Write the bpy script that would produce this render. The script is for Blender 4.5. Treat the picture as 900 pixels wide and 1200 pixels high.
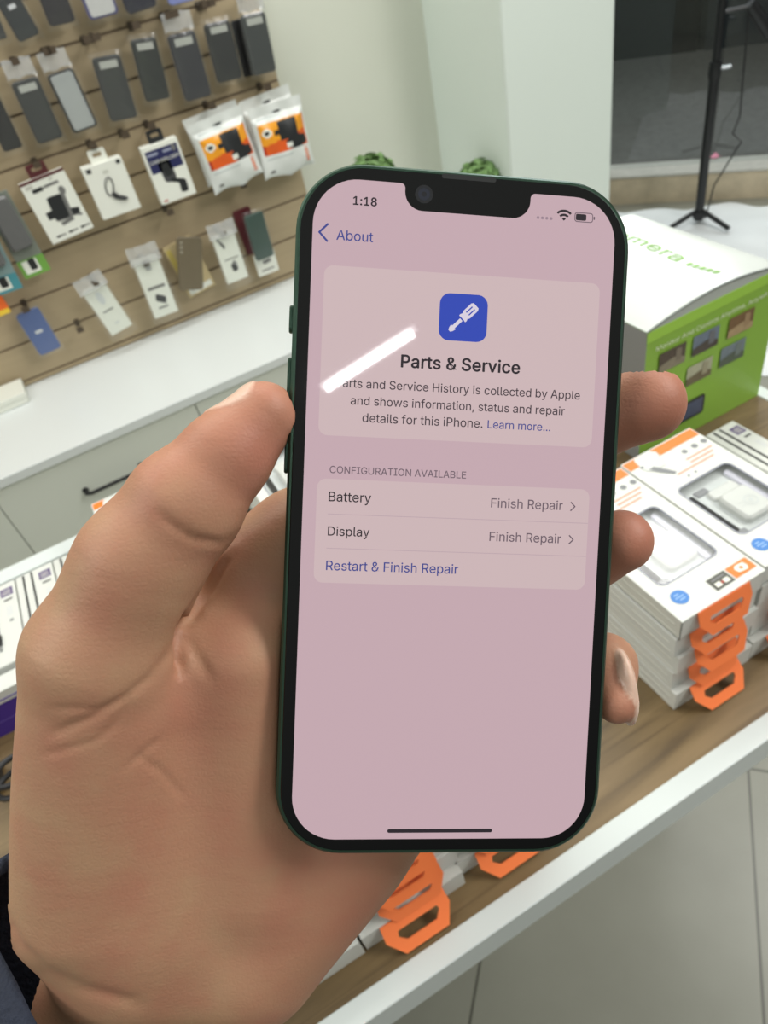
import bpy, math, random
import numpy as np
from mathutils import Matrix, Vector
from mathutils.geometry import tessellate_polygon
random.seed(7)
S = bpy.context.scene
for o in list(bpy.data.objects): bpy.data.objects.remove(o)
COL = S.collection

# ------------------------------------------------------------------ camera
CAM_H = 1.5
PITCH, ROLL, YAW, F = math.radians(42.113), math.radians(-14.488), math.radians(18.571), 836.65
FW = Vector((math.sin(YAW)*math.cos(PITCH), math.cos(YAW)*math.cos(PITCH), -math.sin(PITCH)))
r0 = Vector((math.cos(YAW), -math.sin(YAW), 0)); u0 = r0.cross(FW)
RT = math.cos(ROLL)*r0 + math.sin(ROLL)*u0
UP = -math.sin(ROLL)*r0 + math.cos(ROLL)*u0
CP = Vector((0, 0, CAM_H))
cd = bpy.data.cameras.new('camera'); cam = bpy.data.objects.new('camera', cd); COL.objects.link(cam)
M3 = Matrix((RT, UP, -FW)).transposed()
cam.matrix_world = Matrix.Translation(CP) @ M3.to_4x4()
cd.sensor_fit = 'VERTICAL'; cd.sensor_height = 36; cd.sensor_width = 27; cd.lens = F/1200*36
cd.clip_start = 0.01; cd.clip_end = 60
cd.dof.use_dof = True; cd.dof.focus_distance = 0.158; cd.dof.aperture_fstop = 30
S.camera = cam

# ------------------------------------------------------------------ world, exposure, light
S.view_settings.view_transform = 'Standard'; S.view_settings.look = 'None'
S.view_settings.gamma = 1; S.view_settings.use_curve_mapping = False
S.view_settings.exposure = 0.0
w = bpy.data.worlds.new('world'); S.world = w; w.use_nodes = True
nt = w.node_tree; bg = nt.nodes['Background']
tc = nt.nodes.new('ShaderNodeTexCoord'); sx = nt.nodes.new('ShaderNodeSeparateXYZ'); rp = nt.nodes.new('ShaderNodeValToRGB')
nt.links.new(tc.outputs['Generated'], sx.inputs[0])
mr = nt.nodes.new('ShaderNodeMapRange'); mr.inputs[1].default_value = -1; mr.inputs[2].default_value = 1
nt.links.new(sx.outputs['Z'], mr.inputs[0]); nt.links.new(mr.outputs[0], rp.inputs[0])
rp.color_ramp.elements[0].color = (0.085, 0.085, 0.08, 1); rp.color_ramp.elements[0].position = 0.42
rp.color_ramp.elements[1].color = (0.62, 0.64, 0.60, 1); rp.color_ramp.elements[1].position = 0.9
nt.links.new(rp.outputs[0], bg.inputs[0]); bg.inputs[1].default_value = 0.86

def area(name, loc, target, sx_, sy_, power, color=(1, 1, 1)):
    d = bpy.data.lights.new(name, 'AREA'); d.shape = 'RECTANGLE'; d.size = sx_; d.size_y = sy_; d.energy = power; d.color = color
    o = bpy.data.objects.new(name, d); COL.objects.link(o); o.location = loc
    o.rotation_euler = (Vector(target)-Vector(loc)).to_track_quat('-Z', 'Y').to_euler(); return o
area('ceiling_light_back', (0.3, 1.5, 3.1), (0.3, 1.6, 0), 3.2, 0.5, 42, (1, 0.99, 0.95))
area('fill_light_right', (2.0, 0.25, 3.0), (0.3, 0.4, 0.9), 1.4, 0.5, 24, (1, 0.98, 0.94))  # unseen fill lamp added on the right to brighten the box fronts
area('fill_light_front', (2.0, -0.75, 2.7), (0.3, 0.3, 0.95), 0.9, 0.4, 28, (1, 0.98, 0.94))  # added fill from the front right, lifts the orange tabs; no real fitting
area('fill_light_left', (-1.9, 0.5, 3.0), (-0.2, 0.5, 1.0), 1.4, 0.5, 20, (1, 0.98, 0.94))  # extra fill lamp added on the left to brighten the counter goods
area('daylight', (3.1, 3.4, 2.6), (0.9, 0.6, 0.7), 1.6, 1.6, 45, (0.93, 0.98, 1.0))

# ------------------------------------------------------------------ helpers
def lin(c):
    return tuple(((x/255)/12.92 if x/255 <= 0.04045 else ((x/255+0.055)/1.055)**2.4) for x in c)
MATS = {}
def mat(name, rgb, rough=0.5, metal=0.0, noise=0.0, scale=30, bump=0.0, emit=None, coat=0.0, stretch=None, spec=0.5, sss=0.0):
    if name in MATS: return MATS[name]
    m = bpy.data.materials.new(name); m.use_nodes = True; n = m.node_tree.nodes; L = m.node_tree.links
    b = n['Principled BSDF']; c = lin(rgb)
    b.inputs['Base Color'].default_value = (*c, 1); b.inputs['Roughness'].default_value = rough; b.inputs['Metallic'].default_value = metal
    b.inputs['Coat Weight'].default_value = coat; b.inputs['Specular IOR Level'].default_value = spec
    if noise or bump:
        t = n.new('ShaderNodeTexCoord'); mp = n.new('ShaderNodeMapping'); nz = n.new('ShaderNodeTexNoise')
        L.new(t.outputs['Object'], mp.inputs[0]); L.new(mp.outputs[0], nz.inputs['Vector'])
        if stretch: mp.inputs['Scale'].default_value = stretch
        nz.inputs['Scale'].default_value = scale; nz.inputs['Detail'].default_value = 5
        if noise:
            mx = n.new('ShaderNodeMix'); mx.data_type = 'RGBA'
            mx.inputs[6].default_value = (*[x*(1-noise) for x in c], 1); mx.inputs[7].default_value = (*[min(1, x*(1+noise)) for x in c], 1)
            L.new(nz.outputs['Fac'], mx.inputs[0]); L.new(mx.outputs[2], b.inputs['Base Color'])
        if bump:
            bp = n.new('ShaderNodeBump'); bp.inputs['Strength'].default_value = bump; bp.inputs['Distance'].default_value = 0.002
            L.new(nz.outputs['Fac'], bp.inputs['Height']); L.new(bp.outputs[0], b.inputs['Normal'])
    if emit is not None:
        b.inputs['Emission Color'].default_value = (*c, 1); b.inputs['Emission Strength'].default_value = emit
        b.inputs['Base Color'].default_value = (0.01, 0.01, 0.01, 1)
    MATS[name] = m; return m
def clear_mat(name, tint=(1, 1, 1), gloss=0.10, haze=0.06, rough=0.15):
    if name in MATS: return MATS[name]
    m = bpy.data.materials.new(name); m.use_nodes = True; n = m.node_tree.nodes; L = m.node_tree.links; n.clear()
    out = n.new('ShaderNodeOutputMaterial'); t = n.new('ShaderNodeBsdfTransparent'); t.inputs[0].default_value = (*tint, 1)
    g = n.new('ShaderNodeBsdfGlossy'); g.inputs['Roughness'].default_value = rough
    d = n.new('ShaderNodeBsdfDiffuse'); d.inputs[0].default_value = (0.85, 0.86, 0.85, 1)
    m1 = n.new('ShaderNodeMixShader'); m1.inputs[0].default_value = haze; m2 = n.new('ShaderNodeMixShader'); m2.inputs[0].default_value = gloss
    L.new(t.outputs[0], m1.inputs[1]); L.new(d.outputs[0], m1.inputs[2]); L.new(m1.outputs[0], m2.inputs[1]); L.new(g.outputs[0], m2.inputs[2])
    L.new(m2.outputs[0], out.inputs[0]); MATS[name] = m; return m

GL = {'r': {}, 'b': {}}
# outlines of the letters used: weight, character code, advance, closed loops as x, y, x, y ... in thousandths
GLYPHS = [
    [0, 38, 448, [[197, -7, 165, -5, 136, 1, 110, 12, 88, 26, 69, 42, 54, 62, 43, 84, 36, 108, 34, 133, 36, 154, 40, 173, 47, 189, 58, 205, 70, 220,
     85, 235, 101, 249, 120, 264, 140, 279, 216, 335, 223, 340, 230, 346, 237, 352, 243, 359, 249, 367, 255, 375, 259, 384, 261, 394, 262, 405, 260,
     420, 255, 434, 245, 445, 233, 454, 219, 459, 201, 461, 189, 460, 178, 457, 168, 453, 159, 447, 151, 440, 145, 431, 141, 421, 138, 411, 137, 399,
     138, 386, 141, 375, 145, 363, 152, 352, 159, 340, 169, 327, 179, 314, 191, 300, 204, 284, 438, 0, 364, 0, 171, 231, 153, 254, 136, 274, 121,
     293, 108, 310, 96, 327, 87, 344, 81, 361, 77, 379, 75, 398, 77, 420, 82, 440, 91, 458, 102, 474, 117, 488, 134, 499, 154, 507, 176, 512, 200,
     513, 224, 512, 246, 507, 266, 499, 283, 488, 297, 475, 308, 459, 317, 442, 322, 424, 324, 404, 323, 389, 320, 375, 315, 362, 309, 349, 301, 336,
     291, 325, 281, 314, 269, 303, 256, 293, 154, 217, 135, 202, 121, 188, 110, 174, 103, 161, 98, 146, 97, 131, 98, 115, 102, 101, 109, 87, 118, 76,
     130, 66, 143, 57, 158, 51, 175, 48, 193, 46, 213, 48, 232, 52, 251, 59, 269, 69, 286, 81, 301, 95, 315, 112, 327, 131, 336, 151, 343, 174, 348,
     198, 349, 224, 408, 224, 406, 194, 403, 167, 397, 144, 389, 124, 380, 107, 371, 92, 361, 80, 353, 70, 345, 62, 333, 47, 315, 30, 294, 17, 271,
     7, 246, -1, 221, -5]]],
    [0, 44, 188, [[38, -119, 68, 71, 137, 71, 84, -119]]],
    [0, 46, 188, [[95, -4, 83, -3, 73, 1, 63, 9, 55, 18, 51, 29, 50, 41, 51, 53, 55, 64, 63, 73, 73, 81, 83, 85, 95, 87, 107, 85, 118, 81, 128, 73,
     135, 64, 140, 53, 141, 41, 140, 29, 135, 18, 128, 9, 118, 1, 107, -3]]],
    [0, 65, 480, [[16, 0, 201, 509, 276, 509, 463, 0, 395, 0, 287, 302, 280, 323, 272, 346, 264, 372, 255, 402, 244, 438, 232, 478, 245, 478, 233,
     437, 222, 402, 213, 371, 204, 345, 197, 322, 191, 302, 85, 0], [110, 142, 110, 199, 370, 199, 370, 142]]],
    [0, 66, 456, [[60, 0, 60, 509, 241, 509, 274, 507, 304, 501, 329, 491, 350, 477, 367, 461, 381, 442, 390, 421, 396, 398, 398, 374, 397, 353, 393,
     336, 387, 320, 378, 307, 368, 295, 356, 286, 343, 278, 329, 272, 315, 267, 315, 262, 331, 260, 347, 254, 363, 245, 378, 234, 391, 220, 402, 203,
     411, 184, 416, 161, 418, 136, 416, 111, 410, 88, 400, 67, 386, 48, 368, 31, 344, 18, 317, 8, 284, 2, 247, 0], [125, 57, 245, 57, 281, 60, 309,
     67, 330, 80, 344, 96, 353, 115, 355, 137, 354, 153, 350, 169, 342, 184, 333, 197, 320, 209, 306, 218, 289, 225, 269, 229, 248, 231, 125, 231],
     [125, 285, 238, 285, 256, 287, 273, 290, 288, 296, 302, 304, 314, 314, 323, 326, 330, 340, 335, 355, 336, 372, 333, 393, 326, 412, 313, 429,
     294, 442, 270, 449, 240, 452, 125, 452]]],
    [0, 67, 510, [[267, -7, 225, -3, 186, 7, 150, 25, 119, 49, 92, 79, 70, 115, 53, 157, 44, 203, 40, 254, 44, 305, 53, 352, 70, 393, 92, 429, 119,
     459, 150, 484, 186, 501, 225, 512, 267, 516, 293, 514, 317, 511, 340, 504, 362, 496, 383, 485, 402, 471, 419, 456, 435, 438, 448, 418, 459, 397,
     467, 373, 473, 348, 408, 348, 404, 365, 397, 380, 389, 395, 380, 407, 369, 418, 357, 428, 344, 437, 330, 444, 315, 449, 300, 453, 284, 455, 267,
     456, 237, 453, 209, 445, 184, 432, 161, 414, 141, 391, 125, 364, 113, 332, 106, 295, 103, 254, 106, 213, 113, 177, 125, 145, 141, 117, 161, 94,
     184, 76, 210, 63, 237, 56, 267, 53, 284, 54, 300, 56, 315, 60, 330, 65, 344, 72, 357, 81, 369, 90, 380, 102, 389, 114, 397, 128, 404, 144, 408,
     160, 473, 160, 467, 135, 459, 112, 448, 91, 435, 71, 420, 53, 402, 38, 383, 24, 363, 13, 341, 5, 317, -2, 293, -6]]],
    [0, 68, 502, [[219, 0, 96, 0, 96, 57, 215, 57, 254, 60, 288, 68, 318, 81, 343, 99, 363, 122, 379, 149, 390, 181, 397, 216, 399, 255, 397, 294,
     390, 329, 379, 361, 364, 388, 344, 410, 320, 428, 291, 441, 258, 449, 221, 452, 93, 452, 93, 509, 225, 509, 273, 505, 315, 495, 353, 478, 385,
     455, 412, 426, 433, 391, 449, 351, 458, 306, 462, 255, 458, 205, 449, 159, 433, 119, 411, 83, 384, 54, 351, 31, 312, 14, 268, 3], [125, 509,
     125, 0, 60, 0, 60, 509]]],
    [0, 69, 419, [[60, 0, 60, 509, 372, 509, 372, 452, 125, 452, 125, 286, 355, 286, 355, 229, 125, 229, 125, 57, 375, 57, 375, 0]]],
    [0, 70, 410, [[60, 0, 60, 509, 369, 509, 369, 452, 125, 452, 125, 278, 346, 278, 346, 221, 125, 221, 125, 0]]],
    [0, 71, 520, [[269, -7, 225, -3, 185, 7, 149, 25, 118, 49, 91, 79, 69, 116, 53, 157, 43, 203, 40, 254, 43, 305, 53, 352, 69, 393, 91, 429, 117,
     459, 149, 484, 184, 501, 223, 512, 265, 516, 291, 514, 316, 510, 340, 504, 363, 494, 384, 483, 403, 469, 421, 453, 436, 436, 449, 416, 460, 395,
     468, 373, 474, 349, 408, 349, 402, 365, 395, 379, 387, 393, 378, 406, 368, 417, 356, 427, 344, 436, 330, 443, 315, 448, 300, 453, 283, 455, 265,
     456, 236, 453, 209, 445, 183, 432, 160, 414, 141, 392, 125, 364, 113, 332, 106, 295, 103, 254, 106, 213, 113, 177, 125, 145, 141, 117, 161, 95,
     184, 76, 210, 63, 238, 56, 269, 53, 296, 55, 322, 61, 345, 71, 365, 85, 382, 102, 396, 123, 407, 147, 413, 173, 415, 202, 434, 199, 283, 199,
     283, 256, 478, 256, 478, 200, 475, 160, 466, 124, 451, 91, 431, 62, 406, 38, 377, 19, 344, 5, 308, -4]]],
    [0, 72, 517, [[60, 0, 60, 509, 125, 509, 125, 289, 392, 289, 392, 509, 457, 509, 457, 0, 392, 0, 392, 232, 125, 232, 125, 0]]],
    [0, 73, 300, [[31, 0, 31, 57, 118, 57, 118, 452, 31, 452, 31, 509, 269, 509, 269, 452, 183, 452, 183, 57, 269, 57, 269, 0]]],
    [0, 76, 393, [[60, 0, 60, 509, 125, 509, 125, 57, 361, 57, 361, 0]]],
    [0, 77, 628, [[60, 0, 60, 509, 152, 509, 277, 187, 280, 179, 284, 170, 287, 159, 291, 147, 295, 135, 299, 123, 303, 110, 307, 97, 311, 84, 315,
     71, 319, 60, 322, 49, 307, 49, 311, 59, 314, 71, 318, 83, 322, 95, 326, 108, 330, 121, 334, 134, 338, 146, 342, 158, 346, 169, 349, 179, 352,
     187, 476, 509, 568, 509, 568, 0, 504, 0, 504, 291, 504, 302, 504, 314, 504, 327, 505, 340, 505, 354, 505, 369, 505, 383, 506, 398, 506, 413,
     506, 428, 507, 443, 507, 457, 513, 457, 508, 441, 503, 425, 498, 409, 492, 393, 487, 378, 482, 363, 477, 348, 472, 335, 467, 322, 463, 310, 459,
     300, 456, 291, 342, 0, 286, 0, 170, 291, 167, 300, 163, 310, 159, 321, 155, 333, 150, 347, 145, 361, 140, 376, 134, 392, 129, 408, 124, 424,
     118, 441, 112, 457, 119, 457, 119, 444, 120, 430, 120, 416, 120, 401, 121, 386, 121, 372, 121, 357, 121, 342, 122, 328, 122, 315, 122, 302, 122,
     291, 122, 0]]],
    [0, 78, 523, [[60, 0, 60, 509, 136, 509, 343, 183, 349, 174, 355, 163, 363, 151, 371, 137, 379, 122, 388, 107, 396, 90, 405, 73, 414, 55, 405,
     54, 403, 72, 402, 90, 401, 108, 400, 126, 399, 142, 399, 157, 399, 171, 399, 184, 399, 195, 399, 509, 463, 509, 463, 0, 387, 0, 202, 290, 194,
     303, 186, 317, 177, 331, 168, 346, 159, 363, 148, 381, 136, 402, 123, 425, 108, 452, 119, 454, 120, 429, 121, 406, 122, 384, 123, 363, 124, 345,
     124, 328, 125, 313, 125, 301, 125, 291, 125, 0]]],
    [0, 79, 533, [[267, -7, 225, -3, 186, 7, 150, 25, 119, 49, 92, 79, 70, 115, 53, 157, 44, 203, 40, 254, 44, 305, 53, 352, 70, 393, 92, 429, 119,
     459, 150, 484, 186, 501, 225, 512, 267, 516, 309, 512, 348, 501, 384, 484, 415, 459, 442, 429, 464, 393, 480, 352, 490, 305, 493, 254, 490, 203,
     480, 157, 464, 115, 442, 79, 415, 49, 384, 25, 348, 7, 309, -3], [267, 53, 296, 55, 324, 63, 349, 76, 372, 94, 392, 116, 408, 144, 420, 176,
     428, 213, 430, 254, 428, 295, 420, 332, 408, 365, 392, 392, 372, 415, 349, 433, 324, 446, 296, 453, 267, 456, 237, 453, 210, 445, 184, 433, 161,
     415, 142, 392, 125, 364, 113, 332, 106, 295, 103, 254, 106, 213, 113, 176, 125, 144, 142, 117, 161, 94, 184, 76, 210, 63, 237, 55]]],
    [0, 80, 445, [[60, 0, 60, 509, 235, 509, 272, 506, 305, 499, 332, 487, 356, 471, 375, 452, 390, 430, 400, 404, 407, 377, 409, 348, 407, 318, 400,
     291, 390, 265, 375, 243, 356, 223, 332, 207, 305, 195, 272, 188, 235, 186, 109, 186, 109, 242, 233, 242, 257, 244, 279, 248, 297, 256, 312, 266,
     324, 279, 333, 294, 339, 310, 343, 328, 344, 348, 343, 367, 339, 385, 333, 402, 324, 416, 312, 428, 297, 439, 279, 446, 257, 451, 232, 452, 125,
     452, 125, 0]]],
    [0, 82, 449, [[60, 0, 60, 509, 236, 509, 273, 506, 305, 500, 333, 489, 356, 473, 376, 455, 390, 433, 401, 408, 407, 381, 409, 352, 407, 323, 401,
     296, 390, 271, 376, 250, 356, 232, 333, 217, 305, 206, 273, 200, 236, 198, 96, 198, 96, 255, 234, 255, 258, 256, 280, 260, 298, 267, 313, 276,
     325, 287, 334, 300, 340, 316, 344, 333, 345, 352, 344, 371, 340, 389, 334, 405, 325, 419, 313, 430, 298, 440, 279, 446, 258, 451, 233, 452, 125,
     452, 125, 0], [353, 0, 230, 229, 303, 229, 428, 0]]],
    [0, 83, 447, [[224, -9, 188, -7, 156, -1, 128, 9, 102, 23, 81, 40, 64, 60, 51, 83, 42, 109, 38, 137, 104, 137, 108, 118, 114, 102, 123, 88, 136,
     76, 150, 66, 166, 59, 185, 53, 204, 50, 224, 49, 246, 50, 267, 54, 286, 60, 303, 69, 317, 79, 329, 92, 338, 106, 344, 122, 346, 139, 344, 154,
     340, 168, 332, 179, 322, 189, 310, 197, 296, 205, 280, 211, 263, 217, 245, 222, 184, 239, 145, 253, 112, 269, 86, 289, 67, 313, 56, 341, 52,
     372, 54, 400, 62, 425, 75, 448, 92, 468, 113, 484, 138, 498, 165, 508, 195, 514, 227, 516, 259, 514, 289, 508, 316, 498, 340, 484, 360, 468,
     377, 449, 390, 427, 398, 403, 401, 378, 337, 378, 332, 402, 320, 421, 302, 437, 280, 449, 254, 456, 225, 459, 204, 457, 185, 454, 167, 448, 152,
     440, 139, 430, 129, 418, 121, 405, 117, 391, 115, 376, 117, 359, 122, 345, 131, 334, 142, 324, 155, 315, 169, 308, 184, 302, 198, 297, 212, 293,
     264, 279, 279, 275, 295, 270, 312, 264, 328, 256, 344, 248, 359, 238, 372, 226, 384, 213, 395, 198, 402, 180, 407, 161, 408, 139, 406, 112, 399,
     87, 386, 64, 370, 43, 349, 25, 323, 11, 294, 0, 261, -7]]],
    [0, 84, 449, [[32, 452, 32, 509, 417, 509, 417, 452, 257, 452, 257, 0, 193, 0, 193, 452]]],
    [0, 85, 517, [[259, -8, 220, -6, 186, 2, 154, 15, 126, 33, 103, 55, 85, 80, 71, 108, 63, 140, 60, 173, 60, 509, 124, 509, 124, 178, 126, 155,
     132, 133, 141, 113, 153, 95, 169, 80, 187, 68, 208, 59, 232, 53, 259, 52, 285, 53, 309, 59, 331, 68, 349, 80, 364, 95, 377, 113, 385, 133, 391,
     155, 393, 178, 393, 509, 457, 509, 457, 173, 454, 140, 446, 108, 433, 80, 414, 55, 391, 33, 363, 15, 332, 2, 297, -6]]],
    [0, 86, 480, [[204, 0, 16, 509, 84, 509, 192, 206, 199, 187, 207, 164, 215, 137, 225, 106, 236, 71, 248, 31, 235, 31, 247, 71, 257, 107, 267,
     138, 276, 165, 283, 187, 290, 206, 395, 509, 463, 509, 278, 0]]],
    [0, 97, 389, [[160, -9, 137, -7, 115, -3, 94, 5, 76, 15, 60, 29, 48, 45, 38, 63, 32, 84, 30, 108, 32, 128, 36, 146, 43, 161, 53, 174, 64, 184,
     78, 193, 92, 200, 108, 206, 125, 211, 143, 214, 161, 217, 178, 220, 200, 223, 218, 225, 234, 227, 247, 229, 257, 231, 265, 235, 271, 240, 274,
     246, 276, 255, 275, 272, 272, 285, 267, 297, 260, 307, 251, 315, 240, 322, 227, 327, 212, 330, 196, 331, 178, 330, 163, 327, 149, 322, 137, 316,
     127, 309, 118, 301, 110, 292, 104, 283, 100, 274, 41, 291, 51, 313, 64, 331, 79, 346, 95, 358, 114, 368, 133, 375, 153, 380, 173, 383, 194, 384,
     208, 384, 223, 382, 239, 379, 255, 375, 271, 369, 286, 360, 300, 350, 312, 336, 322, 320, 330, 301, 335, 278, 337, 251, 337, 0, 277, 0, 277, 52,
     272, 52, 267, 43, 260, 34, 252, 25, 242, 16, 229, 8, 215, 1, 199, -4, 181, -7], [170, 45, 192, 47, 211, 51, 228, 59, 242, 68, 254, 80, 263, 93,
     270, 108, 274, 122, 276, 138, 276, 190, 272, 187, 267, 184, 259, 182, 251, 180, 241, 178, 231, 176, 221, 174, 210, 173, 200, 171, 191, 170, 182,
     169, 175, 168, 161, 166, 147, 163, 134, 159, 122, 153, 112, 147, 103, 139, 97, 130, 93, 118, 92, 105, 93, 93, 96, 82, 102, 72, 109, 64, 119, 57,
     130, 52, 142, 48, 156, 46]]],
    [0, 98, 424, [[229, -8, 208, -7, 189, -3, 172, 4, 159, 12, 147, 21, 138, 31, 130, 41, 123, 50, 118, 59, 112, 59, 112, 0, 53, 0, 53, 509, 114,
     509, 114, 319, 123, 327, 130, 336, 137, 346, 147, 355, 158, 364, 171, 373, 188, 379, 207, 383, 229, 384, 259, 382, 287, 374, 313, 361, 335, 342,
     354, 320, 370, 293, 381, 261, 388, 227, 390, 189, 388, 151, 381, 116, 370, 84, 355, 57, 336, 34, 313, 16, 288, 3, 260, -6], [220, 47, 242, 49,
     262, 55, 279, 66, 294, 80, 306, 97, 316, 117, 323, 139, 327, 163, 328, 189, 327, 215, 323, 239, 316, 261, 307, 281, 295, 298, 280, 311, 262,
     322, 243, 328, 220, 330, 198, 328, 178, 322, 161, 312, 147, 299, 134, 282, 125, 263, 118, 241, 114, 216, 113, 189, 114, 162, 118, 138, 125, 115,
     135, 95, 147, 78, 162, 65, 179, 55, 198, 49]]],
    [0, 99, 396, [[207, -8, 174, -5, 144, 3, 117, 16, 93, 35, 72, 58, 56, 85, 44, 116, 37, 150, 34, 187, 37, 225, 44, 260, 56, 291, 72, 318, 93, 341,
     117, 360, 144, 374, 174, 382, 207, 384, 226, 384, 243, 381, 260, 377, 276, 371, 291, 364, 305, 356, 318, 346, 330, 335, 340, 322, 349, 308, 356,
     293, 362, 277, 303, 262, 300, 272, 295, 281, 290, 289, 284, 297, 278, 304, 270, 311, 261, 316, 252, 321, 242, 325, 231, 328, 220, 329, 207, 330,
     184, 328, 163, 321, 145, 310, 130, 296, 118, 278, 108, 258, 102, 236, 98, 212, 96, 187, 98, 163, 102, 139, 108, 117, 118, 97, 130, 80, 145, 66,
     163, 55, 184, 49, 207, 46, 220, 47, 232, 49, 243, 52, 253, 55, 262, 60, 271, 66, 279, 73, 285, 80, 292, 89, 297, 98, 301, 107, 304, 117, 363,
     102, 357, 86, 350, 70, 341, 56, 331, 43, 319, 32, 306, 21, 292, 12, 277, 5, 261, -1, 244, -5, 226, -7]]],
    [0, 100, 424, [[195, -8, 165, -6, 137, 3, 111, 16, 89, 34, 70, 57, 55, 84, 43, 116, 36, 151, 34, 189, 36, 227, 43, 261, 55, 293, 70, 320, 89,
     342, 112, 361, 137, 374, 165, 382, 196, 384, 218, 383, 237, 379, 253, 373, 267, 364, 278, 355, 287, 346, 295, 336, 301, 327, 306, 319, 311, 319,
     311, 509, 372, 509, 372, 0, 313, 0, 313, 59, 307, 59, 301, 50, 295, 41, 287, 31, 277, 21, 266, 12, 252, 4, 236, -3, 217, -7], [205, 47, 226, 49,
     246, 55, 263, 65, 278, 78, 290, 95, 299, 115, 306, 138, 310, 162, 312, 189, 310, 216, 306, 241, 300, 263, 290, 282, 278, 299, 263, 312, 246,
     322, 227, 328, 205, 330, 182, 328, 162, 322, 145, 311, 130, 298, 118, 281, 108, 261, 102, 239, 98, 215, 96, 189, 98, 163, 102, 139, 109, 117,
     118, 97, 130, 80, 145, 66, 162, 55, 182, 49]]],
    [0, 101, 404, [[212, -8, 177, -5, 145, 3, 117, 16, 92, 35, 72, 58, 56, 85, 44, 116, 37, 150, 34, 187, 36, 224, 44, 258, 55, 290, 71, 317, 91,
     340, 115, 359, 142, 373, 172, 382, 205, 384, 226, 383, 246, 380, 266, 374, 285, 366, 303, 355, 319, 341, 334, 324, 347, 305, 357, 282, 365, 256,
     370, 227, 371, 194, 371, 169, 75, 169, 75, 221, 338, 221, 310, 202, 308, 226, 304, 248, 298, 269, 288, 286, 277, 301, 263, 314, 246, 323, 227,
     328, 205, 330, 183, 328, 164, 323, 146, 313, 131, 301, 119, 286, 109, 270, 102, 251, 97, 231, 96, 211, 96, 178, 98, 151, 102, 127, 110, 106,
     121, 88, 135, 73, 151, 61, 169, 53, 190, 48, 212, 46, 227, 47, 241, 49, 254, 53, 265, 58, 276, 65, 285, 73, 294, 82, 300, 93, 306, 105, 365, 91,
     358, 72, 348, 55, 335, 39, 320, 26, 302, 14, 283, 4, 261, -3, 237, -7]]],
    [0, 102, 254, [[228, 379, 228, 327, 6, 327, 6, 379], [81, 0, 81, 432, 82, 452, 87, 470, 96, 486, 107, 499, 120, 510, 135, 519, 152, 525, 169,
     529, 187, 530, 201, 530, 212, 529, 222, 527, 231, 525, 238, 523, 243, 521, 227, 468, 224, 470, 220, 471, 215, 472, 209, 473, 202, 474, 195, 474,
     178, 472, 164, 468, 154, 460, 147, 449, 143, 435, 142, 419, 142, 0]]],
    [0, 104, 410, [[114, 227, 114, 0, 53, 0, 53, 509, 114, 509, 114, 287, 102, 287, 116, 319, 132, 344, 152, 362, 175, 374, 200, 382, 227, 384, 252,
     383, 275, 377, 295, 369, 313, 356, 328, 340, 341, 321, 350, 298, 355, 271, 357, 240, 357, 0, 296, 0, 296, 235, 293, 263, 286, 286, 273, 304,
     256, 318, 235, 326, 210, 329, 192, 328, 176, 324, 161, 317, 147, 308, 136, 297, 126, 283, 119, 266, 115, 248]]],
    [0, 105, 167, [[53, 0, 53, 379, 114, 379, 114, 0], [84, 443, 73, 444, 63, 448, 54, 455, 47, 463, 43, 472, 41, 483, 43, 494, 47, 504, 54, 512, 63,
     518, 73, 522, 84, 524, 95, 522, 105, 518, 114, 512, 121, 504, 125, 494, 126, 483, 125, 472, 121, 463, 114, 455, 105, 448, 95, 444]]],
    [0, 108, 189, [[139, -2, 112, 0, 91, 8, 74, 20, 62, 37, 55, 59, 53, 84, 53, 509, 114, 509, 114, 99, 114, 83, 117, 71, 120, 62, 126, 57, 135, 53,
     146, 52, 152, 52, 157, 52, 164, 53, 170, 54, 181, 3, 175, 1, 169, 0, 162, -1, 154, -2, 147, -2]]],
    [0, 109, 610, [[53, 0, 53, 379, 112, 379, 112, 295, 114, 314, 122, 331, 132, 346, 144, 358, 158, 368, 172, 376, 187, 382, 203, 385, 219, 386,
     245, 383, 268, 375, 287, 361, 303, 342, 314, 320, 321, 295, 312, 295, 318, 312, 326, 329, 337, 343, 350, 356, 364, 366, 381, 375, 398, 381, 417,
     385, 437, 386, 458, 385, 478, 380, 497, 372, 514, 361, 529, 346, 541, 328, 550, 307, 555, 283, 557, 255, 557, 0, 496, 0, 496, 254, 493, 279,
     485, 298, 473, 313, 456, 323, 438, 329, 419, 330, 402, 329, 387, 326, 374, 320, 363, 312, 353, 302, 345, 290, 340, 277, 336, 263, 335, 247, 335,
     0, 274, 0, 274, 260, 272, 280, 265, 297, 253, 311, 238, 322, 220, 328, 199, 330, 185, 329, 171, 326, 158, 320, 145, 312, 135, 302, 126, 289,
     119, 274, 115, 257, 114, 238, 114, 0]]],
    [0, 110, 410, [[114, 227, 114, 0, 53, 0, 53, 379, 112, 379, 112, 287, 102, 287, 116, 319, 132, 344, 152, 362, 175, 374, 200, 382, 227, 384, 252,
     383, 275, 377, 295, 369, 313, 356, 328, 340, 341, 321, 350, 298, 355, 271, 357, 240, 357, 0, 296, 0, 296, 235, 293, 263, 286, 286, 273, 304,
     256, 318, 235, 326, 210, 329, 192, 328, 176, 324, 161, 317, 147, 308, 136, 297, 126, 283, 119, 266, 115, 248]]],
    [0, 111, 415, [[207, -8, 174, -5, 144, 3, 117, 16, 93, 35, 72, 58, 56, 85, 44, 116, 37, 150, 34, 187, 37, 225, 44, 260, 56, 291, 72, 318, 93,
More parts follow.
